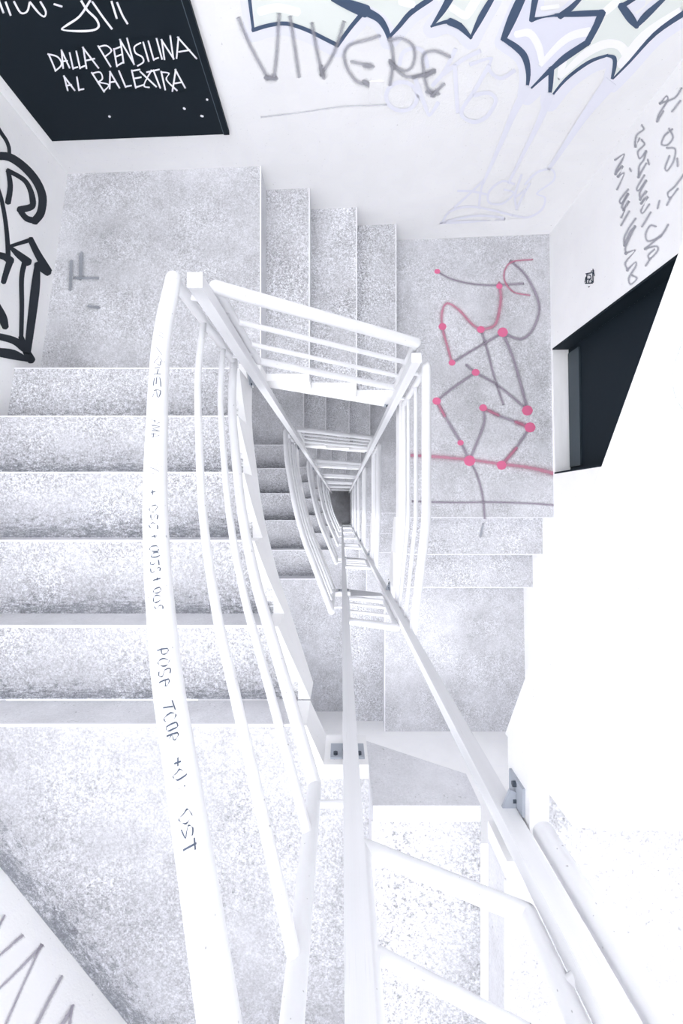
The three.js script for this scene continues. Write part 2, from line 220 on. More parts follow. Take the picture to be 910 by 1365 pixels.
    [11039,-15007,-1,0,11037,-15026,-47,-3,11035,-15059,-62,-4,10986,-15721,-56,-4,10958,-16182,-48,-4,10956,-16210,-36,-3,10955,-16225,-1,0],
    [10881,-16199,0,0,10909,-16193,6,-51,10958,-16182,8,-67,11551,-16050,3,-67,12216,-16015,-16,-67,12950,-16257,-34,-63,13606,-16591,-37,-63,14091,-16839,-36,-65,14137,-16862,-27,-50,14162,-16875,0,0],
    [14051,-16890,0,0,14065,-16872,43,-31,14091,-16839,56,-40,14574,-16230,61,-45,15071,-15706,66,-49,15103,-15672,50,-37,15122,-15653,0,0],
    [13863,-15248,0,0,13902,-15263,-36,-69,13970,-15290,-47,-91,14468,-15486,-66,-145,15071,-15706,-74,-188,15212,-15758,-55,-143,15292,-15787,0,0],
    [14930,-15636,0,0,14981,-15661,-53,-90,15071,-15706,-69,-119,15602,-15972,-83,-86,15900,-16323,-93,-41,16050,-16639,-72,-21,16071,-16684,-55,-16,16083,-16709,-1,0],
    [16015,-16678,0,0,16027,-16664,37,-29,16050,-16639,48,-38,16390,-16255,69,-52,16753,-15832,75,-65,17370,-15432,73,-72,17416,-15402,55,-55,17442,-15386,0,0],
    [18162,-15246,-1,0,18147,-15281,-100,47,18119,-15343,-132,62,17911,-15808,-107,56,17623,-16300,-36,21,17613,-16318,-27,16,17607,-16328,-1,0],
    [17588,-16309,0,0,17600,-16306,13,-26,17623,-16300,18,-34,18185,-16167,15,-69,18654,-16321,-13,-106,18737,-16348,-10,-81,18783,-16364,0,0],
    [18145,-16117,0,0,18196,-16139,-28,-86,18287,-16179,-36,-113,18719,-16367,-50,-89,19221,-16759,-32,-37,19255,-16786,-24,-28,19274,-16801,0,0],
    [19213,-16791,1,0,19216,-16780,31,-14,19221,-16759,41,-18,19393,-16068,117,-52,19606,-15456,93,-42,19621,-15414,71,-32,19629,-15391,1,0],
    [20670,-15351,-1,0,20665,-15394,-125,45,20657,-15470,-165,59,20579,-16153,-182,67,20517,-16854,-116,44,20512,-16914,-89,34,20509,-16947,-1,0],
    [20425,-16805,0,0,20458,-16822,-19,-51,20517,-16854,-25,-68,21175,-17207,-52,-90,21682,-17618,-101,-51,22104,-18310,-97,1,22367,-19132,-48,7,22377,-19163,-36,6,22382,-19180,-1,0],
    [22353,-19156,1,-1,22358,-19148,27,-20,22367,-19132,35,-27,22639,-18662,57,-43,22977,-18111,113,-81,23004,-18066,86,-62,23020,-18041,1,0],
    [22937,-18164,1,-1,22951,-18145,67,-52,22977,-18111,88,-68,23327,-17653,138,-110,23909,-17123,124,-99,23952,-17084,94,-75,23976,-17063,1,0],
    [23908,-17223,1,0,23909,-17187,107,-45,23909,-17123,140,-59,23917,-16533,146,-55,23864,-16088,164,-55,23856,-16015,124,-41,23851,-15974,1,0],
    [23977,-16088,0,0,23937,-16088,-50,77,23864,-16088,-65,101,22995,-16090,-61,101,22197,-16103,-33,59,22155,-16103,-25,45,22132,-16104,0,0],
    [22241,-16098,0,0,22226,-16099,-22,32,22197,-16103,-28,42,21703,-16160,-17,25,21331,-16223,-51,76,21281,-16231,-39,58,21253,-16236,0,1],
    [21354,-16308,1,0,21346,-16277,78,-13,21331,-16223,102,-17,21232,-15846,110,-19,21157,-15511,127,-23,21143,-15447,96,-18,21135,-15411,1,0],
    [22293,-16192,1,0,22315,-16171,85,-65,22355,-16133,111,-85,22609,-15895,105,-72,22821,-15569,68,-41,22837,-15545,52,-31,22846,-15531,1,0],
    [22926,-17994,-1,0,22944,-18036,-92,8,22977,-18111,-122,11,23277,-18801,-105,11,23547,-19483,-49,6,23560,-19514,-37,5,23567,-19532,-1,0],
    [23539,-19511,1,0,23542,-19501,29,-19,23547,-19483,38,-25,23814,-18599,72,-51,24400,-17898,73,-66,25006,-17649,48,-49,25031,-17639,36,-37,25045,-17633,1,-1],
    [24946,-17632,0,-1,24967,-17638,10,-36,25006,-17649,13,-48,25362,-17753,-41,-54,25621,-18134,-92,11,25849,-18706,-50,12,25860,-18735,-38,9,25866,-18751,-1,0],
    [25840,-18730,1,0,25843,-18722,30,-19,25849,-18706,39,-25,26115,-17946,64,-38,26413,-16894,95,-58,27037,-16177,124,-80,27066,-16144,94,-60,27082,-16126,1,0],
    [24331,-15794,0,0,24384,-15831,-53,-52,24479,-15897,-69,-69,25085,-16317,-75,-84,25492,-16592,-42,-52,25562,-16639,-32,-40,25602,-16666,0,0],
    [25478,-16637,1,0,25483,-16621,62,-33,25492,-16592,81,-44,25603,-16234,147,-82,25904,-15676,76,-43,25916,-15653,58,-32,25923,-15640,1,0],
    [24424,-15937,1,0,24444,-15922,72,-56,24479,-15897,95,-73,24854,-15624,67,-49,24878,-15607,51,-37,24891,-15597,1,0]],
  mural_halo: [
    [11032,-14905,-1,0,11025,-14997,-236,-15,11013,-15164,-315,-20,10963,-15836,-329,-23,10933,-16303,-339,-26,10921,-16500,-260,-20,10913,-16613,-1,0],
    [10595,-16379,0,-1,10717,-16352,25,-229,10933,-16303,37,-301,11531,-16169,15,-302,12201,-16134,-72,-301,12940,-16379,-151,-285,13601,-16719,-167,-286,14090,-16970,-161,-294,14291,-17073,-120,-225,14404,-17131,0,0],
    [13882,-17235,0,0,13958,-17139,218,-159,14090,-16970,286,-205,14576,-16352,273,-201,15077,-15820,262,-197,15203,-15686,198,-147,15274,-15612,0,0],
    [13680,-15284,0,0,13783,-15325,-99,-188,13968,-15398,-129,-251,14469,-15597,-118,-259,15077,-15820,-105,-268,15276,-15894,-77,-205,15389,-15935,0,0],
    [14786,-15674,0,0,14890,-15726,-111,-187,15077,-15820,-145,-250,15612,-16089,-205,-216,15913,-16446,-291,-130,16064,-16767,-318,-93,16158,-16967,-244,-72,16212,-17082,-1,0],
    [15857,-17002,0,0,15932,-16917,217,-175,16064,-16767,286,-227,16406,-16377,285,-215,16772,-15948,260,-227,17392,-15542,235,-236,17539,-15447,179,-177,17621,-15393,0,0],
    [18247,-15224,-1,0,18211,-15305,-234,109,18146,-15452,-309,146,17938,-15924,-311,165,17648,-16423,-312,186,17556,-16582,-239,144,17504,-16673,-1,0],
    [17338,-16498,0,-1,17450,-16471,118,-233,17648,-16423,160,-306,18214,-16288,65,-309,18687,-16444,-36,-293,18912,-16519,-24,-224,19040,-16561,0,0],
    [17984,-16154,0,0,18103,-16206,-66,-203,18318,-16300,-85,-271,18753,-16491,-137,-247,19259,-16889,-190,-219,19462,-17048,-143,-169,19577,-17139,0,0],
    [19188,-17180,1,0,19214,-17074,277,-124,19259,-16889,361,-160,19431,-16187,346,-155,19644,-15567,332,-152,19695,-15418,250,-113,19723,-15336,1,0],
    [20729,-15335,-1,0,20720,-15422,-257,92,20702,-15580,-341,123,20626,-16274,-356,132,20566,-16985,-371,141,20550,-17179,-286,110,20541,-17290,-1,0],
    [20207,-16792,0,0,20336,-16861,-76,-202,20566,-16985,-97,-271,21230,-17344,-143,-250,21743,-17761,-275,-140,22170,-18465,-381,2,22439,-19302,-421,64,22527,-19576,-325,50,22578,-19734,-1,0],
    [22274,-19592,1,-1,22334,-19487,319,-249,22439,-19302,419,-323,22712,-18823,412,-310,23050,-18263,404,-293,23146,-18103,304,-218,23200,-18015,1,0],
    [22872,-18499,1,-1,22937,-18413,299,-237,23050,-18263,394,-309,23401,-17797,380,-305,23986,-17258,369,-296,24109,-17145,279,-221,24178,-17082,1,0],
    [23984,-17558,1,0,23985,-17449,318,-136,23986,-17258,415,-176,23991,-16660,400,-151,23936,-16208,387,-130,23915,-16035,290,-96,23903,-15940,1,0],
    [24268,-16207,0,1,24149,-16207,-149,226,23936,-16208,-191,296,23060,-16210,-178,296,22256,-16223,-166,296,22045,-16226,-124,226,21926,-16228,0,1],
    [22567,-16186,0,1,22455,-16199,-154,224,22256,-16223,-198,294,21759,-16281,-198,296,21385,-16344,-199,297,21188,-16378,-149,227,21077,-16396,0,1],
    [21466,-16651,1,0,21436,-16539,277,-46,21385,-16344,360,-60,21283,-15962,352,-62,21206,-15622,346,-64,21167,-15449,259,-47,21146,-15354,1,0],
    [22232,-16427,1,0,22299,-16364,251,-195,22415,-16254,331,-254,22670,-16012,342,-233,22883,-15681,347,-210,22961,-15559,262,-157,23004,-15492,1,0],
    [22888,-17889,-1,0,22945,-18022,-293,25,23050,-18263,-391,34,23355,-18965,-410,45,23631,-19658,-429,57,23744,-19944,-331,44,23810,-20108,-1,0],
    [23531,-19996,1,-1,23568,-19873,352,-232,23631,-19658,461,-299,23896,-18759,430,-307,24484,-18046,376,-341,25094,-17793,346,-352,25268,-17721,263,-264,25365,-17680,1,-1],
    [24672,-17669,0,-1,24823,-17713,70,-261,25094,-17793,98,-348,25453,-17899,-160,-215,25717,-18286,-404,48,25949,-18868,-443,108,26051,-19124,-342,84,26110,-19271,-1,0],
    [25851,-19154,1,-1,25887,-19050,358,-233,25949,-18868,470,-301,26214,-18095,456,-272,26508,-17026,425,-262,27133,-16298,403,-260,27224,-16193,304,-194,27274,-16134,1,0],
    [24208,-15773,0,0,24331,-15859,-124,-123,24554,-16014,-163,-165,25167,-16440,-156,-177,25578,-16719,-149,-187,25829,-16888,-112,-144,25972,-16985,0,0],
    [25507,-16954,1,0,25533,-16869,316,-173,25578,-16719,414,-225,25688,-16356,403,-226,25988,-15790,389,-220,26051,-15671,293,-164,26086,-15606,1,0],
    [24361,-16156,1,0,24431,-16104,258,-201,24554,-16014,341,-263,24931,-15737,342,-254,25049,-15650,259,-190,25115,-15602,1,0]],
  mural_white: [
    [11196,-15612,0,0,11253,-15604,6,-102,11353,-15589,8,-135,11962,-15499,-21,-135,12629,-15659,-49,-133,12724,-15682,-36,-101,12778,-15695,0,0],
    [20859,-16714,0,-1,20907,-16712,48,-98,20994,-16708,64,-129,21457,-16690,-12,-130,22028,-17192,-117,-52,22439,-17799,-104,-20,22488,-17871,-79,-15,22516,-17912,-1,0],
    [22422,-17970,1,0,22434,-17946,77,-51,22455,-17902,101,-66,22791,-17203,137,-98,23158,-16844,138,-136,23732,-16721,128,-154,23824,-16702,97,-117,23876,-16690,0,-1],
    [23269,-17683,-1,0,23285,-17737,-131,28,23315,-17834,-173,37,23512,-18477,-120,26,23533,-18546,-91,20,23545,-18586,-1,0],
    [23500,-18536,1,0,23512,-18515,71,-52,23534,-18478,94,-68,24030,-17611,160,-126,24620,-17216,137,-164,25261,-17269,14,-152,25858,-17683,-83,-122,26011,-17789,-63,-94,26099,-17850,0,0],
    [25830,-18184,1,0,25840,-18131,177,-99,25859,-18039,232,-129,26070,-16973,238,-144,26773,-16143,145,-93,26806,-16104,110,-70,26825,-16082,1,0],
    [18116,-15673,0,0,18165,-15697,-35,-78,18252,-15740,-45,-103,18756,-15986,56,-144,18902,-15844,157,-98,19060,-15453,156,-73,19088,-15382,118,-55,19104,-15342,1,0],
    [21492,-15864,0,0,21518,-15862,31,-50,21563,-15858,40,-66,22100,-15812,42,-66,22146,-15809,32,-50,22171,-15806,0,0],
    [23939,-16106,1,0,23960,-16078,117,-76,23997,-16027,154,-99,24200,-15751,152,-96,24235,-15702,116,-72,24255,-15675,1,0],
    [16241,-15442,0,0,16290,-15454,-14,-86,16378,-15475,-18,-114,16757,-15567,-15,-115,16846,-15589,-11,-88,16896,-15601,0,0]],
  hand: [
    [614,-22418,1,1,634,-22365,128,72,669,-22272,167,93,902,-21653,7,-99,1097,-21793,-165,-152,1210,-22214,-165,-161,1376,-22289,-153,-170,1428,-22313,-116,-130,1457,-22326,-1,-1],
    [1370,-22407,1,1,1372,-22364,131,97,1376,-22289,171,127,1409,-21733,167,121,1668,-22084,-162,-157,1700,-22128,-123,-120,1718,-22152,-1,-1],
    [1596,-22240,1,0,1622,-22184,117,53,1668,-22084,153,69,1868,-21649,-11,-116,2231,-22169,-160,-157,2263,-22214,-121,-120,2281,-22240,-1,-1],
    [1871,-21270,0,-1,1926,-21242,-39,-104,2023,-21192,-51,-136,2094,-21155,-51,-136,2191,-21105,-38,-103,2245,-21077,0,-1],
    [2864,-21309,-1,-1,2868,-21344,-119,-95,2876,-21408,-157,-126,2950,-21976,-134,-168,3200,-21872,94,-21,3089,-21413,153,130,3075,-21354,116,98,3067,-21321,1,1],
    [3046,-21340,-1,-1,3061,-21366,-114,-108,3089,-21413,-151,-143,3349,-21848,-116,-168,3615,-21719,-53,-149,3708,-21673,-40,-113,3760,-21648,0,-1],
    [3649,-21806,1,1,3637,-21774,115,106,3615,-21719,151,139,3460,-21317,149,134,3853,-21888,-148,-151,3885,-21935,-112,-115,3903,-21961,-1,-1],
    [4285,-21983,1,1,4270,-21952,112,109,4245,-21898,147,143,3994,-21355,145,136,3970,-21304,110,103,3956,-21275,1,1],
    [4617,-20809,-1,-1,4626,-20841,-108,-94,4643,-20898,-142,-124,4776,-21348,-142,-136,5024,-21712,-122,-162,5386,-21694,-94,-165,5458,-21691,-71,-125,5498,-21689,-1,-1],
    [5446,-21761,1,1,5424,-21737,101,114,5386,-21694,132,149,5029,-21289,140,131,4994,-20943,141,111,4987,-20877,107,84,4983,-20840,1,1],
    [4941,-20878,-1,-1,4960,-20902,-101,-105,4994,-20943,-133,-139,5528,-21604,-118,-160,5863,-21598,-93,-164,5933,-21597,-70,-124,5972,-21597,-1,-1],
    [5803,-21756,1,0,5825,-21699,99,35,5863,-21598,129,45,6118,-20932,-17,-129,6289,-21649,-112,-161,6738,-21500,-56,-157,6819,-21473,-42,-119,6864,-21458,0,-1],
    [6749,-21617,1,1,6745,-21575,104,84,6738,-21500,137,110,6686,-20945,70,-52,6891,-20912,-103,-150,7205,-21406,-97,-159,7570,-21284,80,-44,7521,-20840,71,150,7213,-21147,-39,89,7131,-21229,-30,68,7085,-21276,0,1],
    [533,-20370,-1,-1,584,-20351,-62,-103,673,-20319,-81,-135,915,-20229,-145,-139,781,-20721,-161,-133,1279,-20807,-134,-151,1108,-20533,154,132,1082,-20492,117,100,1068,-20469,1,1],
    [1194,-20405,0,-1,1247,-20380,-42,-96,1342,-20334,-54,-126,1645,-20187,-129,-142,1619,-20617,-143,-144,2043,-20506,71,-36,2047,-20115,151,104,2048,-20055,115,79,2049,-20021,1,1],
    [1978,-20081,-1,-1,2003,-20093,-103,-104,2047,-20115,-136,-138,2299,-20237,-145,-131,2372,-20562,-143,-140,2810,-20608,-119,-149,2871,-20615,-90,-113,2905,-20618,-1,-1],
    [2842,-20684,1,1,2831,-20657,112,97,2810,-20608,147,127,2607,-20127,145,121,2587,-20081,110,91,2577,-20056,1,1],
    [2438,-20016,-1,-1,2483,-20001,-59,-102,2565,-19976,-77,-134,2736,-19923,-76,-134,2817,-19898,-57,-101,2862,-19884,-1,-1],
    [3032,-20181,-1,-1,3043,-20207,-110,-93,3063,-20255,-145,-123,3255,-20716,-115,-150,3466,-20623,89,-18,3391,-20145,144,110,3382,-20089,109,83,3377,-20057,1,1],
    [3351,-20079,-1,-1,3365,-20103,-106,-95,3391,-20145,-140,-126,3633,-20542,-125,-145,3944,-20513,-96,-147,4014,-20506,-72,-112,4054,-20503,-1,-1],
    [3965,-20602,1,1,3957,-20570,109,89,3944,-20513,143,116,3850,-20097,140,112,4182,-20434,-133,-135,4217,-20470,-101,-103,4237,-20491,-1,-1],
    [4183,-20538,1,1,4183,-20500,109,78,4182,-20434,142,102,4178,-20012,140,98,4475,-20465,-101,-147,4718,-20351,92,-13,4608,-19976,135,111,4593,-19923,103,84,4584,-19894,1,1],
    [5317,-20476,1,1,5303,-20448,100,94,5279,-20400,131,123,5027,-19894,130,117,5004,-19848,99,88,4991,-19822,1,1],
    [5917,-19467,-1,0,5883,-19515,-66,12,5821,-19599,-87,16,5598,-19907,-129,-64,5801,-20199,-96,-143,6228,-20035,57,-57,6465,-19268,124,81,6270,-18848,118,101,6249,-18803,89,77,6237,-18778,1,1],
    [6466,-19167,-1,-1,6465,-19203,-95,-62,6465,-19268,-125,-82,6456,-19926,-130,-89,6461,-20214,-131,-93,6463,-20284,-100,-71,6464,-20323,-1,-1],
    [6401,-20354,1,0,6423,-20303,89,23,6461,-20214,116,30,6751,-19543,41,-71,7006,-19472,-100,-128,7092,-19940,-86,22,6868,-20049,95,137,6826,-19710,125,94,6818,-19648,95,71,6814,-19613,1,1],
    [7051,-19865,-1,-1,7066,-19892,-91,-88,7092,-19940,-120,-117,7231,-20196,-121,-120,7258,-20246,-92,-91,7274,-20274,-1,-1],
    [1158,-17947,-1,-1,1161,-17971,-106,-70,1167,-18013,-140,-92,1217,-18347,-139,-71,698,-19144,-130,-43,647,-19221,-99,-33,619,-19265,-1,0],
    [697,-19226,1,1,697,-19196,115,75,698,-19144,151,98,702,-18812,63,-30,959,-18757,-129,-121,1097,-19259,-145,-120,1290,-19348,-135,-128,1332,-19368,-102,-97,1356,-19380,-1,-1],
    [1311,-19418,1,1,1304,-19393,112,84,1290,-19348,147,110,1190,-19029,146,107,1176,-18986,111,81,1169,-18962,1,1],
    [1601,-18018,-1,-1,1603,-18043,-105,-68,1608,-18087,-139,-90,1644,-18472,-142,-94,1648,-18519,-108,-72,1651,-18546,-1,-1],
    [2415,-18454,-1,-1,2407,-18487,-104,-57,2393,-18547,-137,-75,2297,-18949,-142,-103,2521,-19120,-40,-109,2839,-18776,125,48,2776,-18476,109,117,2276,-18664,59,111,2195,-18694,45,85,2150,-18711,0,1],
    [2861,-18902,1,0,2902,-18857,61,-13,2974,-18779,80,-16,3348,-18371,-20,-94,3770,-18448,-119,-112,3930,-18799,-100,-9,3700,-18937,78,122,3411,-18707,123,114,3377,-18680,93,86,3357,-18665,1,1],
    [3790,-18262,-1,-1,3824,-18260,-67,-89,3885,-18257,-88,-117,4140,-18243,-86,-117,4201,-18240,-65,-88,4235,-18238,-1,-1],
    [4753,-17897,-1,-1,4760,-17921,-93,-68,4773,-17965,-122,-90,4907,-18422,-126,-87,4895,-18799,-107,-121,5212,-18675,80,-18,5122,-18282,122,89,5111,-18235,93,68,5105,-18208,1,1],
    [5167,-18620,-1,-1,5183,-18640,-90,-82,5212,-18675,-119,-109,5354,-18849,-119,-111,5384,-18885,-90,-85,5400,-18905,-1,-1],
    [4838,-19287,-1,-1,4864,-19298,-85,-96,4909,-19319,-112,-127,5105,-19409,-111,-128,5150,-19431,-84,-97,5176,-19442,-1,-1]],
  stickerink: [
    [5061,-25025,-1,-2,5071,-25026,-23,-40,5090,-25028,-30,-53,5520,-25076,-29,-53,5539,-25078,-22,-40,5549,-25080,-1,-2],
    [5077,-25081,1,0,5089,-25062,19,-7,5110,-25029,25,-9,5326,-24681,1,-38,5521,-24652,-40,-40,5368,-25000,-34,-7,5353,-25034,-26,-5,5345,-25053,-1,0],
    [5514,-24566,-1,-1,5516,-24578,-30,-29,5519,-24600,-40,-38,5549,-24828,-34,-50,5724,-24780,15,-23,5779,-24520,35,48,5617,-24602,13,48,5593,-24614,10,36,5579,-24621,0,1],
    [5168,-25111,-1,-1,5177,-25114,-25,-40,5192,-25121,-33,-52,5416,-25218,-33,-53,5432,-25225,-25,-40,5441,-25229,-1,-2],
    [5864,-24921,1,1,5869,-24903,29,14,5878,-24872,37,19,5902,-24785,37,19,5911,-24754,28,14,5915,-24736,1,1],
    [5087,-24426,-1,-1,5100,-24423,-16,-38,5121,-24417,-21,-50,5525,-24309,-21,-49,5546,-24303,-16,-37,5558,-24300,-1,-1],
    [4979,-25151,1,0,4987,-25132,26,7,5002,-25098,35,9,5297,-24422,34,8,5310,-24390,25,6,5318,-24372,1,0],
    [5325,-24442,-1,-1,5336,-24441,-20,-38,5356,-24440,-26,-51,5831,-24419,-25,-51,5851,-24418,-19,-38,5861,-24418,-1,-1],
    [5489,-25238,1,0,5498,-25219,24,1,5515,-25185,31,2,5855,-24488,31,2,5870,-24456,23,1,5879,-24438,1,0],
    [5103,-24640,1,0,5111,-24621,25,5,5127,-24589,33,6,5245,-24335,32,6,5260,-24303,25,4,5268,-24285,1,0]],
  black: [
    [17611,-18088,-1,1,17604,-18108,-78,51,17593,-18144,-103,67,17493,-18455,-104,69,17413,-18747,-103,78,17230,-18929,-90,91,16936,-18982,-78,95,16888,-18991,-59,72,16862,-18996,-1,1],
    [16190,-18059,-1,0,16242,-18126,-120,-14,16336,-18247,-159,-18,16910,-18987,-202,37,17147,-19862,-240,125,17093,-20660,-243,190,16707,-21147,-212,255,15979,-21185,-105,259,15374,-20894,-32,220,15222,-20820,-23,166,15136,-20779,0,1],
    [15467,-21095,1,0,15434,-21022,130,-18,15374,-20894,170,-24,15139,-20385,169,-70,15185,-20027,154,-100,15194,-19952,116,-75,15200,-19911,1,-1],
    [15085,-19765,0,0,15144,-19830,-82,-57,15251,-19946,-108,-76,15802,-20545,-9,-158,16105,-20603,126,-186,16488,-20340,146,-130,16615,-19895,137,-75,16342,-19027,117,-41,16321,-18961,88,-31,16309,-18925,1,0],
    [16413,-18996,-1,1,16388,-19007,-74,80,16342,-19027,-97,106,15827,-19247,-104,139,15121,-19247,-91,155,15035,-19248,-69,118,14987,-19248,0,1],
    [15388,-18555,-1,1,15371,-18569,-67,63,15340,-18596,-88,83,14988,-18898,-90,94,14340,-19224,-87,108,13618,-19480,-83,120,12927,-19657,-81,130,12864,-19673,-62,99,12828,-19682,0,1],
    [12570,-18860,-1,0,12590,-18913,-105,12,12626,-19010,-139,16,12800,-19474,-178,55,12806,-19796,-213,104,12808,-19924,-163,80,12810,-19997,-1,0],
    [12983,-19833,0,1,12919,-19819,-44,145,12806,-19796,-57,190,12237,-19678,-49,167,11744,-19599,-41,144,11660,-19586,-31,110,11613,-19579,0,1],
    [13305,-19574,0,0,13330,-19602,-37,-29,13375,-19653,-49,-38,13865,-20206,-57,-47,14384,-20791,-66,-57,14452,-20867,-50,-43,14490,-20911,0,0],
    [14450,-20689,-1,1,14426,-20725,-119,113,14384,-20791,-157,149,14020,-21343,-190,181,13642,-22138,-227,217,13588,-22252,-174,167,13557,-22316,-1,1],
    [13381,-19593,-1,0,13379,-19615,-54,32,13375,-19653,-71,42,13328,-20169,-176,99,13331,-20804,-226,123,13332,-20942,-173,95,13332,-21021,-1,0],
    [13306,-20625,0,1,13258,-20622,-52,123,13172,-20618,-68,161,12415,-20576,-69,150,11167,-20825,-65,142,9768,-21046,-51,134,9703,-21056,-38,102,9667,-21062,0,1],
    [13618,-22408,1,0,13608,-22314,187,-91,13591,-22149,244,-118,13515,-21413,188,-88,13503,-21291,142,-66,13496,-21223,1,0],
    [13646,-21403,0,1,13599,-21406,-67,132,13515,-21413,-87,174,12253,-21507,-125,297,9368,-21564,-62,229,9256,-21567,-47,174,9192,-21568,0,1],
    [9242,-19420,-1,0,9254,-19483,-116,16,9274,-19594,-153,21,9459,-20609,-185,64,9368,-21267,-209,119,9347,-21415,-160,92,9335,-21500,-1,0],
    [9864,-20970,-1,1,9830,-20997,-78,114,9768,-21046,-102,150,9353,-21373,-142,191,8979,-21869,-176,216,8898,-21976,-134,167,8852,-22036,-1,1],
    [8538,-19493,-1,0,8556,-19572,-142,4,8588,-19714,-188,5,8818,-20727,-242,35,8884,-21657,-100,27,8889,-21736,-76,20,8892,-21781,-1,0],
    [10628,-19316,-1,1,10589,-19360,-126,134,10520,-19439,-165,177,10189,-19812,-176,219,9893,-20020,-125,178,9815,-20075,-95,137,9771,-20106,-1,1]],
  mauve: [
    [6329,-16046,0,1,6379,-16019,-57,105,6467,-15971,-75,138,7305,-15514,-60,146,8371,-15210,-32,154,9589,-15057,-10,157,10654,-15057,5,158,12177,-15149,9,157,12278,-15155,7,120,12334,-15158,0,1],
    [10795,-12040,-1,0,10827,-11964,-160,67,10883,-11829,-210,88,11568,-10185,-215,76,12101,-8358,-219,61,12558,-6607,-220,57,12594,-6466,-167,44,12615,-6387,-1,0],
    [12705,-6483,1,-1,12652,-6528,94,-112,12558,-6607,124,-147,10654,-8206,111,-157,9056,-9150,110,-158,8492,-9607,121,-150,8397,-9684,92,-114,8343,-9728,1,-1],
    [6310,-7414,-1,0,6350,-7343,-151,85,6422,-7216,-198,112,7153,-5922,-197,115,8066,-4399,-201,108,8645,-3181,-206,98,8707,-3050,-156,74,8742,-2976,-1,0],
    [8567,-2986,1,0,8595,-3057,148,59,8645,-3181,195,78,9132,-4399,196,75,9634,-5770,208,29,9558,-6759,209,-16,9548,-6893,159,-12,9542,-6969,1,0],
    [9354,-6859,0,1,9427,-6823,-76,156,9558,-6759,-100,205,10654,-6226,-91,209,12710,-5435,-82,212,12846,-5382,-62,161,12922,-5353,0,1],
    [12845,-5639,-1,-1,12797,-5566,-155,-103,12710,-5435,-204,-135,11720,-3943,-196,-148,10807,-2877,-186,-160,10705,-2758,-141,-121,10647,-2691,-1,-1],
    [8562,-3336,-1,0,8592,-3280,-117,63,8645,-3181,-154,82,9132,-2268,-163,65,9513,-898,-172,32,9665,595,-174,18,9676,706,-132,14,9683,769,-1,0],
    [4805,-445,0,1,4855,-443,-3,106,4945,-441,-4,140,7609,-365,-1,140,9893,-395,-1,140,12329,-319,-7,140,14644,-167,-9,140,14733,-161,-7,106,14783,-158,0,1],
    [7293,-9704,1,1,7352,-9740,76,125,7457,-9804,100,164,8827,-10642,98,166,9893,-11251,96,167,10883,-11829,97,166,10989,-11892,74,126,11049,-11927,1,1],
    [11340,-16755,-1,1,11395,-16703,-110,116,11492,-16610,-145,152,12482,-15666,-169,125,13243,-14144,-203,56,13319,-13078,-207,-36,12786,-11860,-158,-139,12025,-11403,-19,-209,10883,-11829,73,-197,10757,-11877,56,-150,10686,-11903,0,-1],
    [9215,-9259,-1,-1,9157,-9219,-83,-121,9056,-9150,-109,-159,7457,-8054,-115,-154,6422,-7216,-121,-150,6326,-7139,-92,-114,6272,-7095,-1,-1],
    [9386,-12180,-1,0,9404,-12120,-127,38,9436,-12012,-168,50,9893,-10490,-169,46,10274,-8967,-168,49,10883,-7110,-166,55,10918,-7003,-126,41,10937,-6943,-1,0]],
  red: [
    [10624,-15314,-1,0,10635,-15222,-195,23,10654,-15057,-257,30,10761,-14144,-259,-4,10578,-12926,-248,-76,10274,-12286,-171,-194,9436,-12012,-81,-246,9279,-11961,-61,-187,9190,-11932,0,-1],
    [9617,-11899,1,-1,9552,-11940,86,-137,9436,-12012,113,-181,8827,-12393,136,-164,7914,-13382,132,-167,7153,-13809,-48,-208,6802,-13306,-203,-64,6802,-12241,-211,27,7183,-10794,-206,56,7457,-9804,-205,57,7494,-9673,-156,43,7514,-9599,-1,0],
    [12953,-16778,0,-1,12904,-16773,-12,-103,12816,-16763,-16,-136,11492,-16610,-68,-119,11005,-15971,-131,-39,11066,-15210,-126,54,11644,-14570,-68,119,12634,-14372,-27,134,12720,-14355,-20,102,12768,-14345,0,1],
    [4138,-3576,0,1,4237,-3571,-10,208,4412,-3562,-14,274,5935,-3486,-18,273,8645,-3258,-23,273,8819,-3243,-17,208,8918,-3235,0,1],
    [8403,-3292,0,1,8490,-3279,-26,183,8645,-3258,-34,241,10807,-2953,-35,262,12634,-2725,-55,300,14537,-2268,-85,355,14764,-2213,-65,270,14892,-2183,0,1],
    [6319,-7403,-1,0,6356,-7336,-142,78,6422,-7216,-187,103,6924,-6303,-187,103,6990,-6183,-142,78,7027,-6116,-1,0],
    [9366,-6852,0,1,9435,-6819,-71,146,9558,-6759,-93,192,10502,-6303,-93,192,10625,-6243,-71,146,10694,-6210,0,1],
    [11646,-5860,0,1,11728,-5828,-69,172,11873,-5770,-90,226,12710,-5435,-90,226,12855,-5377,-69,172,12936,-5344,0,1],
    [11879,-4128,-1,-1,11822,-4061,-141,-120,11720,-3943,-185,-159,10807,-2877,-185,-159,10705,-2759,-141,-120,10648,-2692,-1,-1]],
  node: [
    [6264,-15971,0,1,6321,-15971,0,120,6422,-15971,0,158,6513,-15971,0,158,6614,-15971,0,120,6671,-15971,0,1],
    [10434,-14966,0,1,10497,-14966,0,133,10609,-14966,0,175,10700,-14966,0,175,10812,-14966,0,133,10875,-14966,0,1],
    [6544,-12241,0,1,6626,-12241,0,173,6772,-12241,0,228,6863,-12241,0,228,7009,-12241,0,173,7091,-12241,0,1],
    [9133,-12043,0,1,9215,-12043,0,173,9360,-12043,0,228,9452,-12043,0,228,9597,-12043,0,173,9679,-12043,0,1],
    [10522,-11860,0,1,10635,-11860,0,240,10837,-11860,0,315,10929,-11860,0,315,11130,-11860,0,240,11244,-11860,0,1],
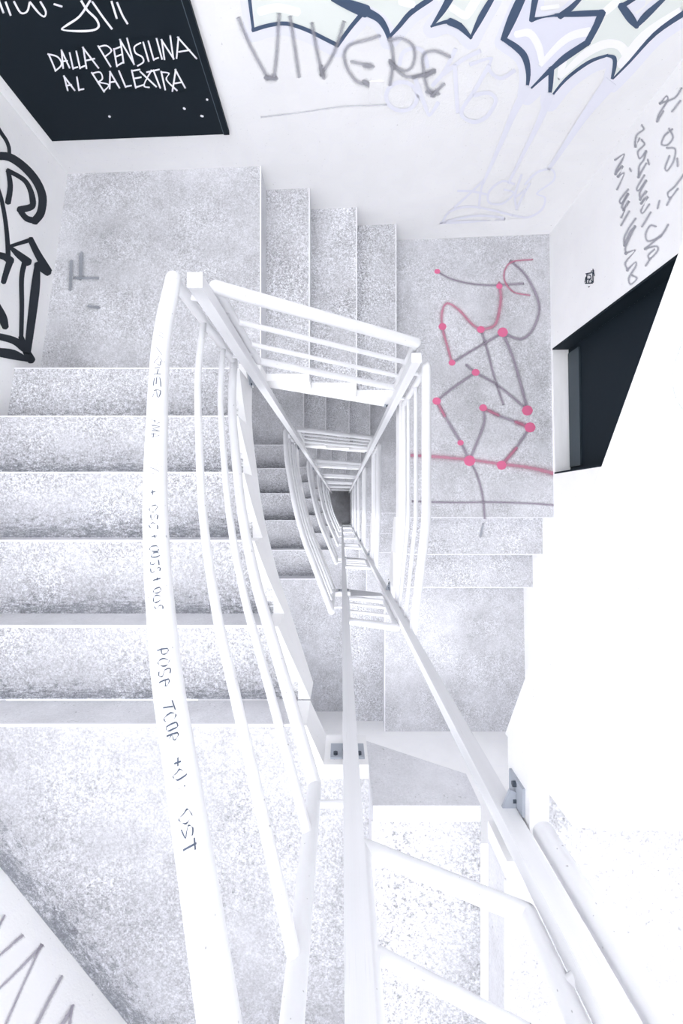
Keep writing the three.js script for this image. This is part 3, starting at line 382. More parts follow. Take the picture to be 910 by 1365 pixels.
    [7219,-9804,0,1,7288,-9804,0,146,7411,-9804,0,193,7503,-9804,0,193,7626,-9804,0,146,7695,-9804,0,1],
    [8783,-9150,0,1,8864,-9150,0,173,9010,-9150,0,228,9101,-9150,0,228,9247,-9150,0,173,9329,-9150,0,1],
    [6131,-7216,0,1,6219,-7216,0,186,6376,-7216,0,245,6467,-7216,0,245,6624,-7216,0,186,6713,-7216,0,1],
    [12164,-6577,0,1,12284,-6577,0,253,12497,-6577,0,333,12588,-6577,0,333,12801,-6577,0,253,12921,-6577,0,1],
    [12347,-5435,0,1,12467,-5435,0,253,12679,-5435,0,333,12771,-5435,0,333,12984,-5435,0,253,13103,-5435,0,1],
    [9285,-6759,0,1,9367,-6759,0,173,9513,-6759,0,228,9604,-6759,0,228,9750,-6759,0,173,9832,-6759,0,1],
    [8249,-3181,0,1,8375,-3181,0,266,8599,-3181,0,350,8690,-3181,0,350,8915,-3181,0,266,9041,-3181,0,1],
    [10463,-2877,0,1,10571,-2877,0,226,10761,-2877,0,298,10852,-2877,0,298,11043,-2877,0,226,11150,-2877,0,1],
    [7815,-4399,0,1,7878,-4399,0,133,7990,-4399,0,175,8081,-4399,0,175,8193,-4399,0,133,8256,-4399,0,1]],
  blot: [
    [10137,1050,-1,0,10128,1096,-96,-20,10111,1176,-126,-26,9950,1950,-205,-43,9922,2081,-156,-32,9907,2155,-1,0]],
  smudge: [
    [-14020,-12916,-1,0,-14023,-12830,-181,-5,-14027,-12677,-238,-7,-14061,-11479,-238,-7,-14066,-11326,-181,-5,-14068,-11240,-1,0],
    [-13507,-13336,-1,0,-13509,-13234,-214,-5,-13514,-13054,-282,-7,-13536,-12072,-282,-7,-13541,-11892,-214,-5,-13543,-11790,-1,0],
    [-13951,-11935,0,1,-13896,-11935,0,115,-13799,-11935,0,152,-12714,-11935,0,152,-12617,-11935,0,115,-12563,-11935,0,1],
    [-13216,-10468,0,1,-13138,-10462,-13,164,-13000,-10451,-17,216,-12714,-10428,-17,216,-12576,-10417,-13,164,-12498,-10411,0,1]],
  purple: [
    [8657,-11768,0,0,8650,-11746,62,21,8640,-11705,82,27,8559,-11408,80,26,8549,-11369,61,19,8543,-11348,0,0],
    [7907,-11807,0,0,7915,-11776,79,3,7929,-11721,104,4,8098,-11042,59,2,8106,-11013,44,2,8110,-10996,0,0],
    [7294,-12018,0,0,7300,-11988,77,8,7311,-11935,100,11,7449,-11235,81,7,7599,-10645,63,4,7607,-10615,48,3,7611,-10598,0,0],
    [7323,-11989,0,0,7319,-11970,55,20,7311,-11935,72,26,7136,-11158,70,24,6922,-10325,69,22,6914,-10297,52,17,6910,-10282,0,0],
    [6345,-11913,0,0,6343,-11886,78,24,6340,-11837,103,31,6311,-11355,109,33,6249,-10762,113,34,6244,-10714,86,26,6241,-10688,0,0],
    [5635,-11704,0,0,5636,-11676,84,23,5637,-11625,110,31,5652,-11189,155,41,5655,-11121,117,31,5656,-11083,0,0],
    [5663,-11667,0,0,5654,-11652,52,29,5637,-11625,69,38,5450,-11320,101,54,5427,-11283,77,41,5414,-11262,0,0]],
  mint: [
    [8938,-4862,0,0,8942,-4866,-7,-9,8948,-4874,-9,-11,9167,-5152,-5,-16,9359,-5193,-2,-18,9786,-5464,-1,-19,10051,-5535,4,-19,10313,-5482,9,-20,10561,-5328,14,-20,10672,-5199,21,-20,10743,-4874,26,-18,10746,-4859,19,-13,10748,-4851,0,0],
    [6779,-4891,0,0,6782,-4893,-8,-11,6788,-4897,-11,-15,7105,-5083,-8,-17,7359,-5112,-3,-17,7575,-5033,3,-15,7734,-4897,5,-12,7742,-4890,4,-9,7746,-4887,0,0]],
  scratch: [
    [11861,-21203,1,1,11858,-21196,14,14,11854,-21184,19,19,11712,-20782,37,36,11704,-20758,28,27,11699,-20745,1,1],
    [12868,-23335,0,-1,12873,-23331,1,-17,12884,-23325,1,-22,13324,-23061,7,-37,13718,-22600,18,-44,13742,-22573,14,-33,13755,-22557,0,-1],
    [8009,-25964,0,-1,8028,-25947,0,-50,8063,-25916,0,-65,8132,-25857,1,-65,8166,-25827,1,-49,8186,-25810,0,-1]],
};
const FILLS = {
  mural_green: [[11035,-15059,10958,-16182,11551,-16050,12216,-16015,12950,-16257,14091,-16839,15071,-15706,16050,-16639,16753,-15832,17370,-15432,17429,-15281],[18136,-15305,17623,-16300,18185,-16167,19202,-16713,19534,-15392,19521,-15354],[22977,-18111,23547,-19483,23814,-18599,24400,-17898,25006,-17649,25362,-17753,25849,-18706,26115,-17946,26413,-16894,27087,-16121,26674,-15602,25920,-15576,25492,-16592,24479,-15897,24888,-15540,22839,-15469,22346,-16116,23864,-16088,23909,-17123]],
  mural_lavender: [[20670,-15393,20517,-16854,21682,-17618,22104,-18310,22367,-19132,22977,-18111,23909,-17123,23864,-16088,22197,-16103,21331,-16223,21130,-15409]],
};
// ---------------------------------------------------------------- helpers
const taken = new Map();
function numbered(name) { const n = taken.get(name) ?? 0; taken.set(name, n + 1); return n ? `${name}_${String(n).padStart(3, '0')}` : name; }
function tag(o, label, category, group, kind) { Object.assign(o.userData, { label, category }); if (group) o.userData.group = group; if (kind) o.userData.kind = kind; return o; }
function shade(o) { o.castShadow = o.receiveShadow = true; return o; }
function thing(name, label, category, group, kind) { const o = new THREE.Group(); o.name = numbered(name); scene.add(o); return tag(o, label, category, group, kind); }
function part(name, geometry, material, parent) { const m = shade(new THREE.Mesh(geometry, material)); m.name = name; parent.add(m); return m; }
function single(name, geometry, material, label, category, group, kind) { const m = shade(new THREE.Mesh(geometry, material)); m.name = numbered(name); scene.add(m); return tag(m, label, category, group, kind); }
const V = (X, h, Z) => new THREE.Vector3(X * U, YC - h * R, Z * U);
// a prism over a plan polygon [X, Z] with its top at hTop and its underside at bottom(X, Z); material 0 on top, 1 elsewhere
function prism(poly, hTop, bottom) {
  const pts = poly.map(([X, Z]) => new THREE.Vector2(X * U, -Z * U));
  if (THREE.ShapeUtils.isClockWise(pts)) { pts.reverse(); poly = [...poly].reverse(); }
  const tri = THREE.ShapeUtils.triangulateShape(pts, []), yT = YC - hTop * R, yB = poly.map(([X, Z]) => YC - bottom(X, Z) * R);
  const pos = [], uv = [];
  const put = (i, y, u, v) => { pos.push(pts[i].x, y, -pts[i].y); uv.push(u, v); };
  for (const t of tri) for (const i of t) put(i, yT, pts[i].x, -pts[i].y);
  const nTop = pos.length / 3;
  for (const t of tri) for (const i of [t[0], t[2], t[1]]) put(i, yB[i], pts[i].x, -pts[i].y);
  let s = 0;
  for (let i = 0; i < pts.length; i++) {
    const j = (i + 1) % pts.length, s1 = s + pts[i].distanceTo(pts[j]);
    put(i, yT, s, yT); put(i, yB[i], s, yB[i]); put(j, yB[j], s1, yB[j]);
    put(i, yT, s, yT); put(j, yB[j], s1, yB[j]); put(j, yT, s1, yT); s = s1;
  }
  const g = new THREE.BufferGeometry();
  g.setAttribute('position', new THREE.Float32BufferAttribute(pos, 3)); g.setAttribute('uv', new THREE.Float32BufferAttribute(uv, 2));
  g.addGroup(0, nTop, 0); g.addGroup(nTop, pos.length / 3 - nTop, 1); g.computeVertexNormals(); return g;
}
const plain = (g) => { g.clearGroups(); return g; };
const merge = (list) => mergeGeometries(list.map((g) => plain(g.index ? g.toNonIndexed() : g)));
function boxBetween(a, b, w, t) { // a bar with section w (across, level) by t (height)
  const d = b.clone().sub(a), g = new THREE.BoxGeometry(w, t, d.length());
  g.applyMatrix4(new THREE.Matrix4().lookAt(a, b, new THREE.Vector3(0, 1, 0))); const c = a.clone().add(b).multiplyScalar(0.5); g.translate(c.x, c.y, c.z); return g;
}
function tube(points, radius, caps = true, sides = 14) {
  const straight = points.length === 2, c = straight ? new THREE.LineCurve3(points[0], points[1]) : new THREE.CatmullRomCurve3(points, false, 'centripetal');
  const n = straight ? 1 : points.length * 3, g = new THREE.TubeGeometry(c, n, radius, sides, false), L = c.getLength(), uv = g.attributes.uv;
  for (let i = 0; i < uv.count; i++) uv.setXY(i, uv.getX(i) * L, uv.getY(i) * radius * 6.28);
  const list = [g];
  if (caps) for (const p of [points[0], points[points.length - 1]]) list.push(new THREE.SphereGeometry(radius * 0.999, sides, 8).translate(p.x, p.y, p.z));
  return merge(list);
}
// painted strokes: flat ribbons on a surface; each entry is [along, up, half-width along, half-width up] per point, in tenths of a millimetre
function strokes(list, place, lift) {
  const pos = [], uv = [], idx = [];
  const spline = (a, b, c, d, t) => 0.5 * (2 * b + (c - a) * t + (2 * a - 5 * b + 4 * c - d) * t * t + (3 * b - a - 3 * c + d) * t * t * t);
  for (const st of list) {
    const n = st.length / 4, at = (i, k) => st[Math.min(n - 1, Math.max(0, i)) * 4 + k] * 1e-4;
    let first = pos.length / 3, len = rnd() * 5, prev = null;
    for (let i = 0; i < n - 1; i++) {
      const sub = n > 6 ? 4 : 2;
      for (let q = 0; q < sub + (i === n - 2 ? 1 : 0); q++) {
        const t = q / sub, [a, b, c, d] = [0, 1, 2, 3].map((k) => spline(at(i - 1, k), at(i, k), at(i + 1, k), at(i + 2, k), t));
        if (prev) len += Math.hypot(a - prev[0], b - prev[1]); prev = [a, b];
        for (const [s, u] of [[-1, 0], [1, 1]]) { const p = place(a + s * c, b + s * d, lift); pos.push(p.x, p.y, p.z); uv.push(u, len * 9); }
        const k = pos.length / 3 - 2; if (k > first) idx.push(k - 2, k - 1, k, k - 1, k + 1, k);
      }
    }
  }
  const g = new THREE.BufferGeometry(); g.setAttribute('position', new THREE.Float32BufferAttribute(pos, 3)); g.setAttribute('uv', new THREE.Float32BufferAttribute(uv, 2)); g.setIndex(idx); g.computeVertexNormals(); return g;
}
function fill(list, place, lift) {
  return merge(list.map((f) => {
    const c = []; for (let i = 0; i < f.length; i += 2) c.push(new THREE.Vector2(f[i] * 1e-4, f[i + 1] * 1e-4));
    const g = new THREE.ShapeGeometry(new THREE.Shape(c)), p = g.attributes.position;
    for (let i = 0; i < p.count; i++) { const q = place(p.getX(i), p.getY(i), lift); p.setXYZ(i, q.x, q.y, q.z); }
    g.computeVertexNormals(); return g;
  }));
}

// ---------------------------------------------------------------- plan of the stairwell
const A = [-4854, -5918], B = [4790, -6314], C = [4975, 5440], D = [4670, 6049], E = [-1248, 6049], F = [-5750, 489];
const XL = (Z) => Z < F[1] ? A[0] + (Z - A[1]) * (F[0] - A[0]) / (F[1] - A[1]) : F[0] + (Z - F[1]) * (E[0] - F[0]) / (E[1] - F[1]);
const XR = (Z) => B[0] + (Z - B[1]) * (C[0] - B[0]) / (C[1] - B[1]);
const ZT = (X) => A[1] + (X - A[0]) * (B[1] - A[1]) / (B[0] - A[0]);
const CURVE = [[-2420, -1690], [-1500, -1575], [-700, -1395], [110, -1180], [850, -915], [1280, -720], [1889, -445], [2500, -170]];
const wellLeft = (Z) => { // the curved side of the well: X at Z
  let i = 0; while (i < CURVE.length - 2 && Z > CURVE[i + 1][0]) i++;
  const at = (k) => CURVE[Math.min(CURVE.length - 1, Math.max(0, k))], [z0, x0] = at(i), [z1, x1] = at(i + 1), t = (Z - z0) / (z1 - z0);
  const m0 = (x1 - at(i - 1)[1]) / (z1 - at(i - 1)[0]), m1 = (at(i + 2)[1] - x0) / (at(i + 2)[0] - z0), w = z1 - z0;
  return (2 * t ** 3 - 3 * t * t + 1) * x0 + (t ** 3 - 2 * t * t + t) * w * m0 + (3 * t * t - 2 * t ** 3) * x1 + (t ** 3 - t * t) * w * m1;
};
const TOP = -2420, RIGHT = 1330, BOTTOM = 2500, EDGE = 137;
const range = (a, b, n) => Array.from({ length: n + 1 }, (_, i) => a + (b - a) * i / n);
const LEFT_EDGES = [2117, 1311, 409, -484, -1379, -2288], TOP_EDGES = [-1436, -615, 306, 1182], RIGHT_EDGES = [225, 1135, 2046];

// ---------------------------------------------------------------- walls, ground
function wallMesh(name, P0, P1, h0, h1, holes, label, thickness = 0.2) { // a wall standing on the plan line P0 to P1 with the room on its right-hand side; h0 below, h1 above
  const a = V(P0[0], 0, P0[1]), b = V(P1[0], 0, P1[1]), L = Math.hypot(b.x - a.x, b.z - a.z), y0 = YC - h0 * R, y1 = YC - h1 * R;
  const s = new THREE.Shape([new THREE.Vector2(0, y0), new THREE.Vector2(L, y0), new THREE.Vector2(L, y1), new THREE.Vector2(0, y1)]);
  for (const [u0, u1, v0, v1] of holes) s.holes.push(new THREE.Path([new THREE.Vector2(u0, v0), new THREE.Vector2(u0, v1), new THREE.Vector2(u1, v1), new THREE.Vector2(u1, v0)]));
  const g = new THREE.ExtrudeGeometry(s, { depth: thickness, bevelEnabled: false });
  g.translate(0, 0, -thickness);
  g.rotateY(-Math.atan2(b.z - a.z, b.x - a.x)); g.translate(a.x, 0, a.z);
  return single(name, plain(g), M.wall, label, 'wall', null, 'structure');
}
function onLine(P0, P1) { // [along, height relative to the lens] on a wall, lifted off it into the room
  const a = V(P0[0], 0, P0[1]), b = V(P1[0], 0, P1[1]), d = b.clone().sub(a).setY(0).normalize(), n = new THREE.Vector3(-d.z, 0, d.x);
  return (u, v, lift = 0) => a.clone().addScaledVector(d, u).addScaledVector(n, lift).setY(YC + v);
}
const onBack = onLine(A, B), onRight = onLine(B, C), onLeft = onLine(F, A), onDiagonal = onLine(E, F);
single('ground', new THREE.BoxGeometry(60, 0.2, 60).translate(0, -0.31, 0), M.earth, 'grey paved ground outside around the stair tower', 'ground', null, 'structure');
single('floor', prism([A, B, C, D, E, F], GROUND, () => GROUND + 0.6), [M.landing, M.riser], 'grey concrete floor at the bottom of the stairwell', 'floor', null, 'structure');
const HIGH = -8;
{ // ceiling; the unseen opening at the back is added to brighten the far landings
  const at = ([X, Z]) => new THREE.Vector2(X * U, -Z * U), sh = new THREE.Shape([A, B, C, D, E, F].map(at)); sh.holes.push(new THREE.Path([[-4100, -5300], [4000, -5500], [4000, -2900], [-4100, -2900]].map(at)));
  single('ceiling', plain(new THREE.ExtrudeGeometry(sh, { depth: 0.15, bevelEnabled: false }).rotateX(-Math.PI / 2).translate(0, YC - HIGH * R, 0)), M.wall, 'white ceiling over the stairwell with an added light opening', 'ceiling', null, 'structure');
}
wallMesh('wall_back', A, B, GROUND, HIGH, [], 'tall white plastered wall carrying the pale green mural');
const lenBC = Math.hypot(C[0] - B[0], C[1] - B[1]) * U;
const DOOR = { u0: (-3657 - B[1]) * U, u1: (-775 - B[1]) * U, v0: YC - 17.22 * R, v1: YC - 17.22 * R + 2.05 };
wallMesh('wall_right', B, C, GROUND, HIGH, [[DOOR.u0, DOOR.u1, DOOR.v0, DOOR.v1]], 'tall white plastered wall with the recessed black door');
wallMesh('wall_corner', C, D, GROUND, HIGH, [], 'narrow white chamfer between two plastered walls');
wallMesh('wall_left', F, A, GROUND, HIGH, [], 'tall white plastered wall with thick black graffiti outlines');
for (let k = 0; k <= STOREYS; k++) {
  const d = k * STOREY, where = k ? `${['', 'first', 'second', 'third', 'fourth', 'fifth', 'sixth', 'seventh'][k]} storey below the top` : 'at the top of the stairs', last = k === STOREYS;
  wallMesh('wall_front', D, E, last ? GROUND : 9 + d, (last ? -2.4 : k ? -1.5 : -0.5) + d, [], `white parapet wall below the open front, ${where}`);
  wallMesh('wall_diagonal', E, F, last ? GROUND : 9.4 + d, (last ? -5.6 : 0.4) + d, [], `white slanted parapet wall beside the landing, ${where}`);
}

wallMesh('wall_front', D, E, -5.6, HIGH, [], 'added white wall strip between the front opening and the ceiling');  // unseen header strips, added to cut the light reaching the top landing
wallMesh('wall_diagonal', E, F, -5.2, HIGH, [], 'added white wall strip over the slanted opening below the ceiling');

// ---------------------------------------------------------------- stairs: one storey, then copies below
const STEP = [M.tread, M.riser], SLAB = [M.landing, M.riser];
const ORD = ['top', 'second', 'third', 'fourth', 'fifth', 'sixth', 'seventh', 'eighth'];
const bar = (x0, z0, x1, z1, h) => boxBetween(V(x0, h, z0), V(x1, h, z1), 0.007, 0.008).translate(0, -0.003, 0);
function flightAlongZ(name, label, edges, hFirst, dir, inner, outer, group, stepMaterial = STEP) { // edges in descending order of height; dir: sign of Z while descending; inner(Z): well side, outer(Z): wall side
  const o = thing(name, label, 'stairs', group), run = Math.abs(edges[edges.length - 1] - edges[0]) / (edges.length - 1), side = Math.sign(inner(0) - outer(0));
  const soffit = (X, Z) => hFirst + 1 + dir * (Z - edges[0]) / run + 0.8 ;
  const strip = [];
  for (let i = 1; i < edges.length; i++) {
    const z0 = edges[i - 1], z1 = edges[i], h = hFirst + i, zs = range(z0, z1, 4);
    const s = part('step', prism([...zs.map((z) => [inner(z) - side * EDGE, z]), ...[...zs].reverse().map((z) => [outer(z), z])], h, (X, Z) => Math.max(h + 0.2, soffit(X, Z))), stepMaterial, o);
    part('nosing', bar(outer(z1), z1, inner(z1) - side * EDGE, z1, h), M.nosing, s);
    strip.push(prism([...zs.map((z) => [inner(z), z]), ...[...zs].reverse().map((z) => [inner(z) - side * EDGE, z])], h, soffit));
  }
  part('stringer', merge(strip), M.white, o);
  return o;
}
function flightAlongX(name, label, edges, hFirst, dir, inner, outer, group) {
  const o = thing(name, label, 'stairs', group), run = Math.abs(edges[edges.length - 1] - edges[0]) / (edges.length - 1), side = Math.sign(inner - outer(0));
  const soffit = (X) => hFirst + 1 + dir * (X - edges[0]) / run + 0.8;
  const strip = [];
  for (let i = 1; i < edges.length; i++) {
    const x0 = edges[i - 1], x1 = edges[i], h = hFirst + i;
    const s = part('step', prism([[x0, inner - side * EDGE], [x1, inner - side * EDGE], [x1, outer(x1)], [x0, outer(x0)]], h, (X) => Math.max(h + 0.2, soffit(X))), STEP, o);
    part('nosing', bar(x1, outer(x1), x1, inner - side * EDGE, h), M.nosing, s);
    strip.push(prism([[x0, inner], [x1, inner], [x1, inner - side * EDGE], [x0, inner - side * EDGE]], h, soffit));
  }
  part('stringer', merge(strip), M.white, o);
  return o;
}
function landing(label, h, poly, edge, nose, group, thick = 1) {
  const o = thing('stair_landing', label, 'landing', group);
  part('slab', prism(poly, h, () => h + thick), SLAB, o);
  part('edge', plain(prism(edge, h, () => h + thick)), M.white, o);
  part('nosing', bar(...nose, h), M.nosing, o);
  return o;
}
const names = {
  curved: (k) => `curved flight of concrete steps beside the bowed railing, ${ORD[k]} storey`,
  back: (k) => `flight of concrete steps along the mural wall, ${ORD[k]} storey`,
  door: (k) => `short flight of concrete steps along the black door wall, ${ORD[k]} storey`,
  front: (k) => `single concrete step between two landings by the front parapet, ${ORD[k + 1]} storey`,
};
const DOWN = []; // [object, label of copy k]
const down = (o, label) => DOWN.push([o, label]);
down(flightAlongZ('stair_flight', names.curved(0), LEFT_EDGES, 7.3, -1, wellLeft, XL, 'curved flights'), names.curved);
down(flightAlongX('stair_flight', names.back(0), TOP_EDGES, 13.3, 1, TOP, ZT, 'flights along the mural wall'), names.back);
down(flightAlongZ('stair_flight', names.door(0), RIGHT_EDGES, 17.3, 1, () => RIGHT, XR, 'flights along the black door wall'), names.door);
const L1 = (k) => k ? `corner landing below the curved flight, ${ORD[k]} storey` : 'corner landing with dark smudges between black graffiti and black board';
down(landing(L1(0), 13.3, [A, [TOP_EDGES[0], ZT(TOP_EDGES[0])], [TOP_EDGES[0], TOP - EDGE], [wellLeft(TOP) - EDGE, TOP - EDGE], [wellLeft(-2288) - EDGE, -2288], [XL(-2288), -2288]],
  [[TOP_EDGES[0], TOP - EDGE], [TOP_EDGES[0], TOP], [wellLeft(TOP), TOP], [wellLeft(-2288), -2288], [wellLeft(-2288) - EDGE, -2288], [wellLeft(TOP) - EDGE, TOP - EDGE]],
  [TOP_EDGES[0], ZT(TOP_EDGES[0]), TOP_EDGES[0], TOP - EDGE], 'corner landings below the curved flights'), L1);
const L2 = (k) => k ? `long landing along the black door wall, ${ORD[k]} storey` : 'long landing with red spray paint in front of the black door';
down(landing(L2(0), 17.3, [[1182, ZT(1182)], B, [XR(225), 225], [RIGHT + EDGE, 225], [RIGHT + EDGE, TOP - EDGE], [1182, TOP - EDGE]],
  [[1182, TOP - EDGE], [1182, TOP], [RIGHT, TOP], [RIGHT, 225], [RIGHT + EDGE, 225], [RIGHT + EDGE, TOP - EDGE]], [RIGHT + EDGE, 225, XR(225), 225], 'long landings along the black door wall'), L2);
const frontLanding = (h, zE, label, thick = 1.3) => landing(label, h, [[RIGHT + EDGE, zE], [XR(zE), zE], C, D, [1170, 6049], [1170, BOTTOM + EDGE], [RIGHT + EDGE, BOTTOM + EDGE]],
  [[RIGHT, zE], [RIGHT + EDGE, zE], [RIGHT + EDGE, BOTTOM + EDGE], [1170, BOTTOM + EDGE], [1170, BOTTOM], [RIGHT, BOTTOM]], [1170, 6049, 1170, BOTTOM + EDGE], 'corner landings by the chamfer', thick);
const L3 = (k) => `corner landing by the wall chamfer and front parapet, ${ORD[k + 1]} storey`;
frontLanding(5.3, 1834, 'corner landing at the foot of the uppermost flight', 0.7);
down(frontLanding(20.3, 2046, L3(0)), L3);
const frontStep = (h, label) => {
  const o = thing('stair_flight', label, 'stairs', 'single steps between landings'), soffit = (X) => h + 2.04 - (X - 0) * 0.0011;
  const s = part('step', prism([[265, BOTTOM + EDGE], [1170, BOTTOM + EDGE], [1170, 6049], [265, 6049]], h, soffit), STEP, o);
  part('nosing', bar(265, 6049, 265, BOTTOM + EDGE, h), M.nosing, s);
  part('stringer', plain(prism([[265, BOTTOM], [1170, BOTTOM], [1170, BOTTOM + EDGE], [265, BOTTOM + EDGE]], h, soffit)), M.riser, o);
  return o;
};
frontStep(6.3, 'single bright concrete step beside the front landing, top storey');
down(frontStep(21.3, names.front(0)), names.front);
const zs0 = range(2117, 2500, 3);
const L0 = (k) => k ? `landing at the head of the curved flight, ${ORD[k]} storey` : 'bright landing beside slanted parapet, at the head of the curved flight';
down(landing(L0(0), 7.3, [...zs0.map((z) => [wellLeft(z) - EDGE, z === 2500 ? BOTTOM + EDGE : z]), [265, BOTTOM + EDGE], [265, 6049], E, [XL(2117), 2117]],
  [...zs0.map((z) => [wellLeft(z), z]), [265, BOTTOM], [265, BOTTOM + EDGE], [wellLeft(2500) - EDGE, BOTTOM + EDGE], ...[...zs0].reverse().slice(1).map((z) => [wellLeft(z) - EDGE, z])],
  [XL(2117), 2117, wellLeft(2117) - EDGE, 2117], 'landings at the head of the curved flights', 0.95), L0);
// the uppermost flight climbs on beside the door wall, past the lens
{
  const edges = [-2691, -1786, -881, 24, 929, 1834], o = flightAlongZ('stair_flight', 'uppermost white sided flight rising past the black door wall', edges, -0.7, 1, () => RIGHT, XR, null, [M.white, M.white]);  // plain white treads: strong light on the concrete put into the colour
}

// loose grit caught along the back of the treads and at the foot of the slanted parapet
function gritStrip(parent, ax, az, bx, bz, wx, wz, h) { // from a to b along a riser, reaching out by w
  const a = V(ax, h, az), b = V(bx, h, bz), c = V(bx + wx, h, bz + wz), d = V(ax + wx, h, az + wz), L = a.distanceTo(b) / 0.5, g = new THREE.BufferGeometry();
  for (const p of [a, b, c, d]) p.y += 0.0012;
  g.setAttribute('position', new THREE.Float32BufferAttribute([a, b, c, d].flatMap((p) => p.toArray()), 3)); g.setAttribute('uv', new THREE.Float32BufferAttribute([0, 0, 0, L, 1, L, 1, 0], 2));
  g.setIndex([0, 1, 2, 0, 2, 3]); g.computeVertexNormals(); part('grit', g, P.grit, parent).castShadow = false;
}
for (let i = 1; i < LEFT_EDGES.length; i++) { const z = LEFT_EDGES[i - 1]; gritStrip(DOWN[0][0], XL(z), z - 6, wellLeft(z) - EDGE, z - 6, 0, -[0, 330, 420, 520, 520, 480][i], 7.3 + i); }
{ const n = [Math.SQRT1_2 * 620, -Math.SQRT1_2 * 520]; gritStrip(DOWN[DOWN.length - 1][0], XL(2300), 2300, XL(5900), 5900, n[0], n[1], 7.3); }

// ---------------------------------------------------------------- railings
function railing(label, group, path, hand, rails, ends, links) { // path(t, h) gives a point; hand: list of [t, h] of the handrail; rails: how far each rail hangs below it
  const o = thing('stair_railing', label, 'railing', group);
  const line = (dh) => hand.map(([t, h]) => path(t, h + dh));
  part('handrail', tube(line(0), 0.0225, true, 20), M.metal, o);
  part('rail', tube(line(rails[0]), 0.011), M.metal, o); part('rail', tube(line(rails[1]), 0.011), M.metal, o);
  part('bottom_rail', tube(line(rails[2]), 0.0175), M.metal, o);
  for (const e of ends) { const [t, h] = e ? hand[hand.length - 1] : hand[0]; part('end_tube', tube([path(t, h), path(t, h + rails[2])], 0.0175), M.metal, o); }
  for (const [a, b] of links) part('connector', tube([a, b], 0.009, false, 10), M.metal, o);
  return o;
}
const posts = { backLeft: [-1445, -2245], backRight: [1130, -2265], frontRight: [1240, 2325], frontLeft: [86, 2365] };
const RAILS = [1.66, 3.17, 4.2];
const curvedH = (Z) => 7.5 + (-2300 - Z) / 881;
const linkTo = (post, X, Z, hs) => hs.map((h) => { const a = V(X, h, Z), b = V(post[0], h, post[1]); return [a, b.clone().addScaledVector(a.clone().sub(b).normalize(), 0.0215)]; });
{
  const hand = range(-2280, 2370, 16).map((z) => [z, curvedH(z)]);
  const label = (k) => k ? `bowed white tube railing on the curved flight, ${ORD[k]} storey` : 'bowed white tube railing with marker writing on its handrail';
  const o = railing(label(0), 'bowed railings', (z, h) => V(wellLeft(z), h, z), hand, RAILS, [0, 1], [...linkTo(posts.backLeft, wellLeft(-2280), -2280, [8.1, 11.2]), ...linkTo(posts.frontLeft, wellLeft(2370), 2370, [2.9, 6.0])]);
  down(o, label); names.hand = o;
}
{
  const label = (k) => k ? `white tube railing along the mural wall flight, ${ORD[k]} storey` : 'white tube railing in front of the steps along the mural wall';
  const o = railing(label(0), 'railings of the mural wall flights', (x, h) => V(x, h, -2440), [[-1390, 8.3], [1100, 11.1]], [1.5, 2.85, 4.15], [0, 1], [...linkTo(posts.backLeft, -1390, -2440, [9.2, 11.6]), ...linkTo(posts.backRight, 1100, -2440, [12, 14.6])]);
  down(o, label); names.topRail = o;
}
{
  const label = (k) => k ? `bent white tube railing along the long landing, ${ORD[k]} storey` : 'bent white tube railing beside the red sprayed landing';
  down(railing(label(0), 'railings of the long landings', (z, h) => V(1345, h, z), [[-2230, 11.9], [-1000, 11.9], [100, 11.9], [200, 11.93], [330, 12.05], [1300, 13.05], [2330, 14.1]], RAILS, [0, 1], [...linkTo(posts.backRight, 1345, -2230, [12.6, 15.4]), ...linkTo(posts.frontRight, 1345, 2330, [14.8, 17.6])]), label);
}
const frontRail = (d, label) => railing(label, 'railings of the front steps', (x, h) => V(x, h, 2440), [[150, 16.2 + d], [1120, 15.3 + d]], [1.6, 2.95, 4.2], [0, 1], [...linkTo(posts.frontLeft, 150, 2440, [17 + d, 19.6 + d]), ...linkTo(posts.frontRight, 1120, 2440, [16.2 + d, 18.8 + d])]);
frontRail(-15, 'white tube railing rising past the lens beside the brightest step');
{ const label = (k) => `short white tube railing beside the front step, ${ORD[k + 1]} storey`; down(frontRail(0, label(0)), label); }
for (let k = 1; k < STOREYS; k++) for (const [o, label] of DOWN) {
  const c = o.clone(); c.name = numbered(o.name.replace(/_\d{3}$/, '')); c.position.y -= k * STOREY * R; c.userData = { ...o.userData, label: label(k) }; scene.add(c);
}

// ---------------------------------------------------------------- square posts with their brackets
function post(key, hTop, label, bracket) {
  const o = thing('square_post', label, 'post', 'corner posts of the well'), [X, Z] = posts[key], a = V(X, GROUND, Z), b = V(X, hTop, Z);
  part('shaft', new THREE.BoxGeometry(0.042, b.y - a.y, 0.042).translate(a.x, (a.y + b.y) / 2, a.z), M.metal, o);
  if (hTop > 0) part('cap', new THREE.BoxGeometry(0.044, 0.006, 0.044).translate(a.x, b.y + 0.003, a.z), M.metal, o);
  for (let k = 0; k < STOREYS; k++) {
    const [hB, px, pz, axis] = bracket, h = hB + k * STOREY, q = V(px, h, pz), dx = axis === 'x' ? 0.006 : 0.1, dz = axis === 'x' ? 0.06 : 0.006;
    const br = part('bracket', boxBetween(V(X, h, Z), q, 0.034, 0.008), M.steel, o);
    part('plate', new THREE.BoxGeometry(dx, 0.075, dz).translate(q.x, q.y, q.z), M.steel, br);
    for (const s of [-1, 1]) part('bolt', new THREE.CylinderGeometry(0.007, 0.007, 0.02, 6).rotateZ(axis === 'x' ? Math.PI / 2 : 0).rotateX(axis === 'x' ? 0 : Math.PI / 2).translate(q.x + (axis === 'x' ? 0 : s * 0.035), q.y + (axis === 'x' ? 0 : 0.022), q.z + (axis === 'x' ? s * 0.018 : 0)), M.bolt, br);
  }
}
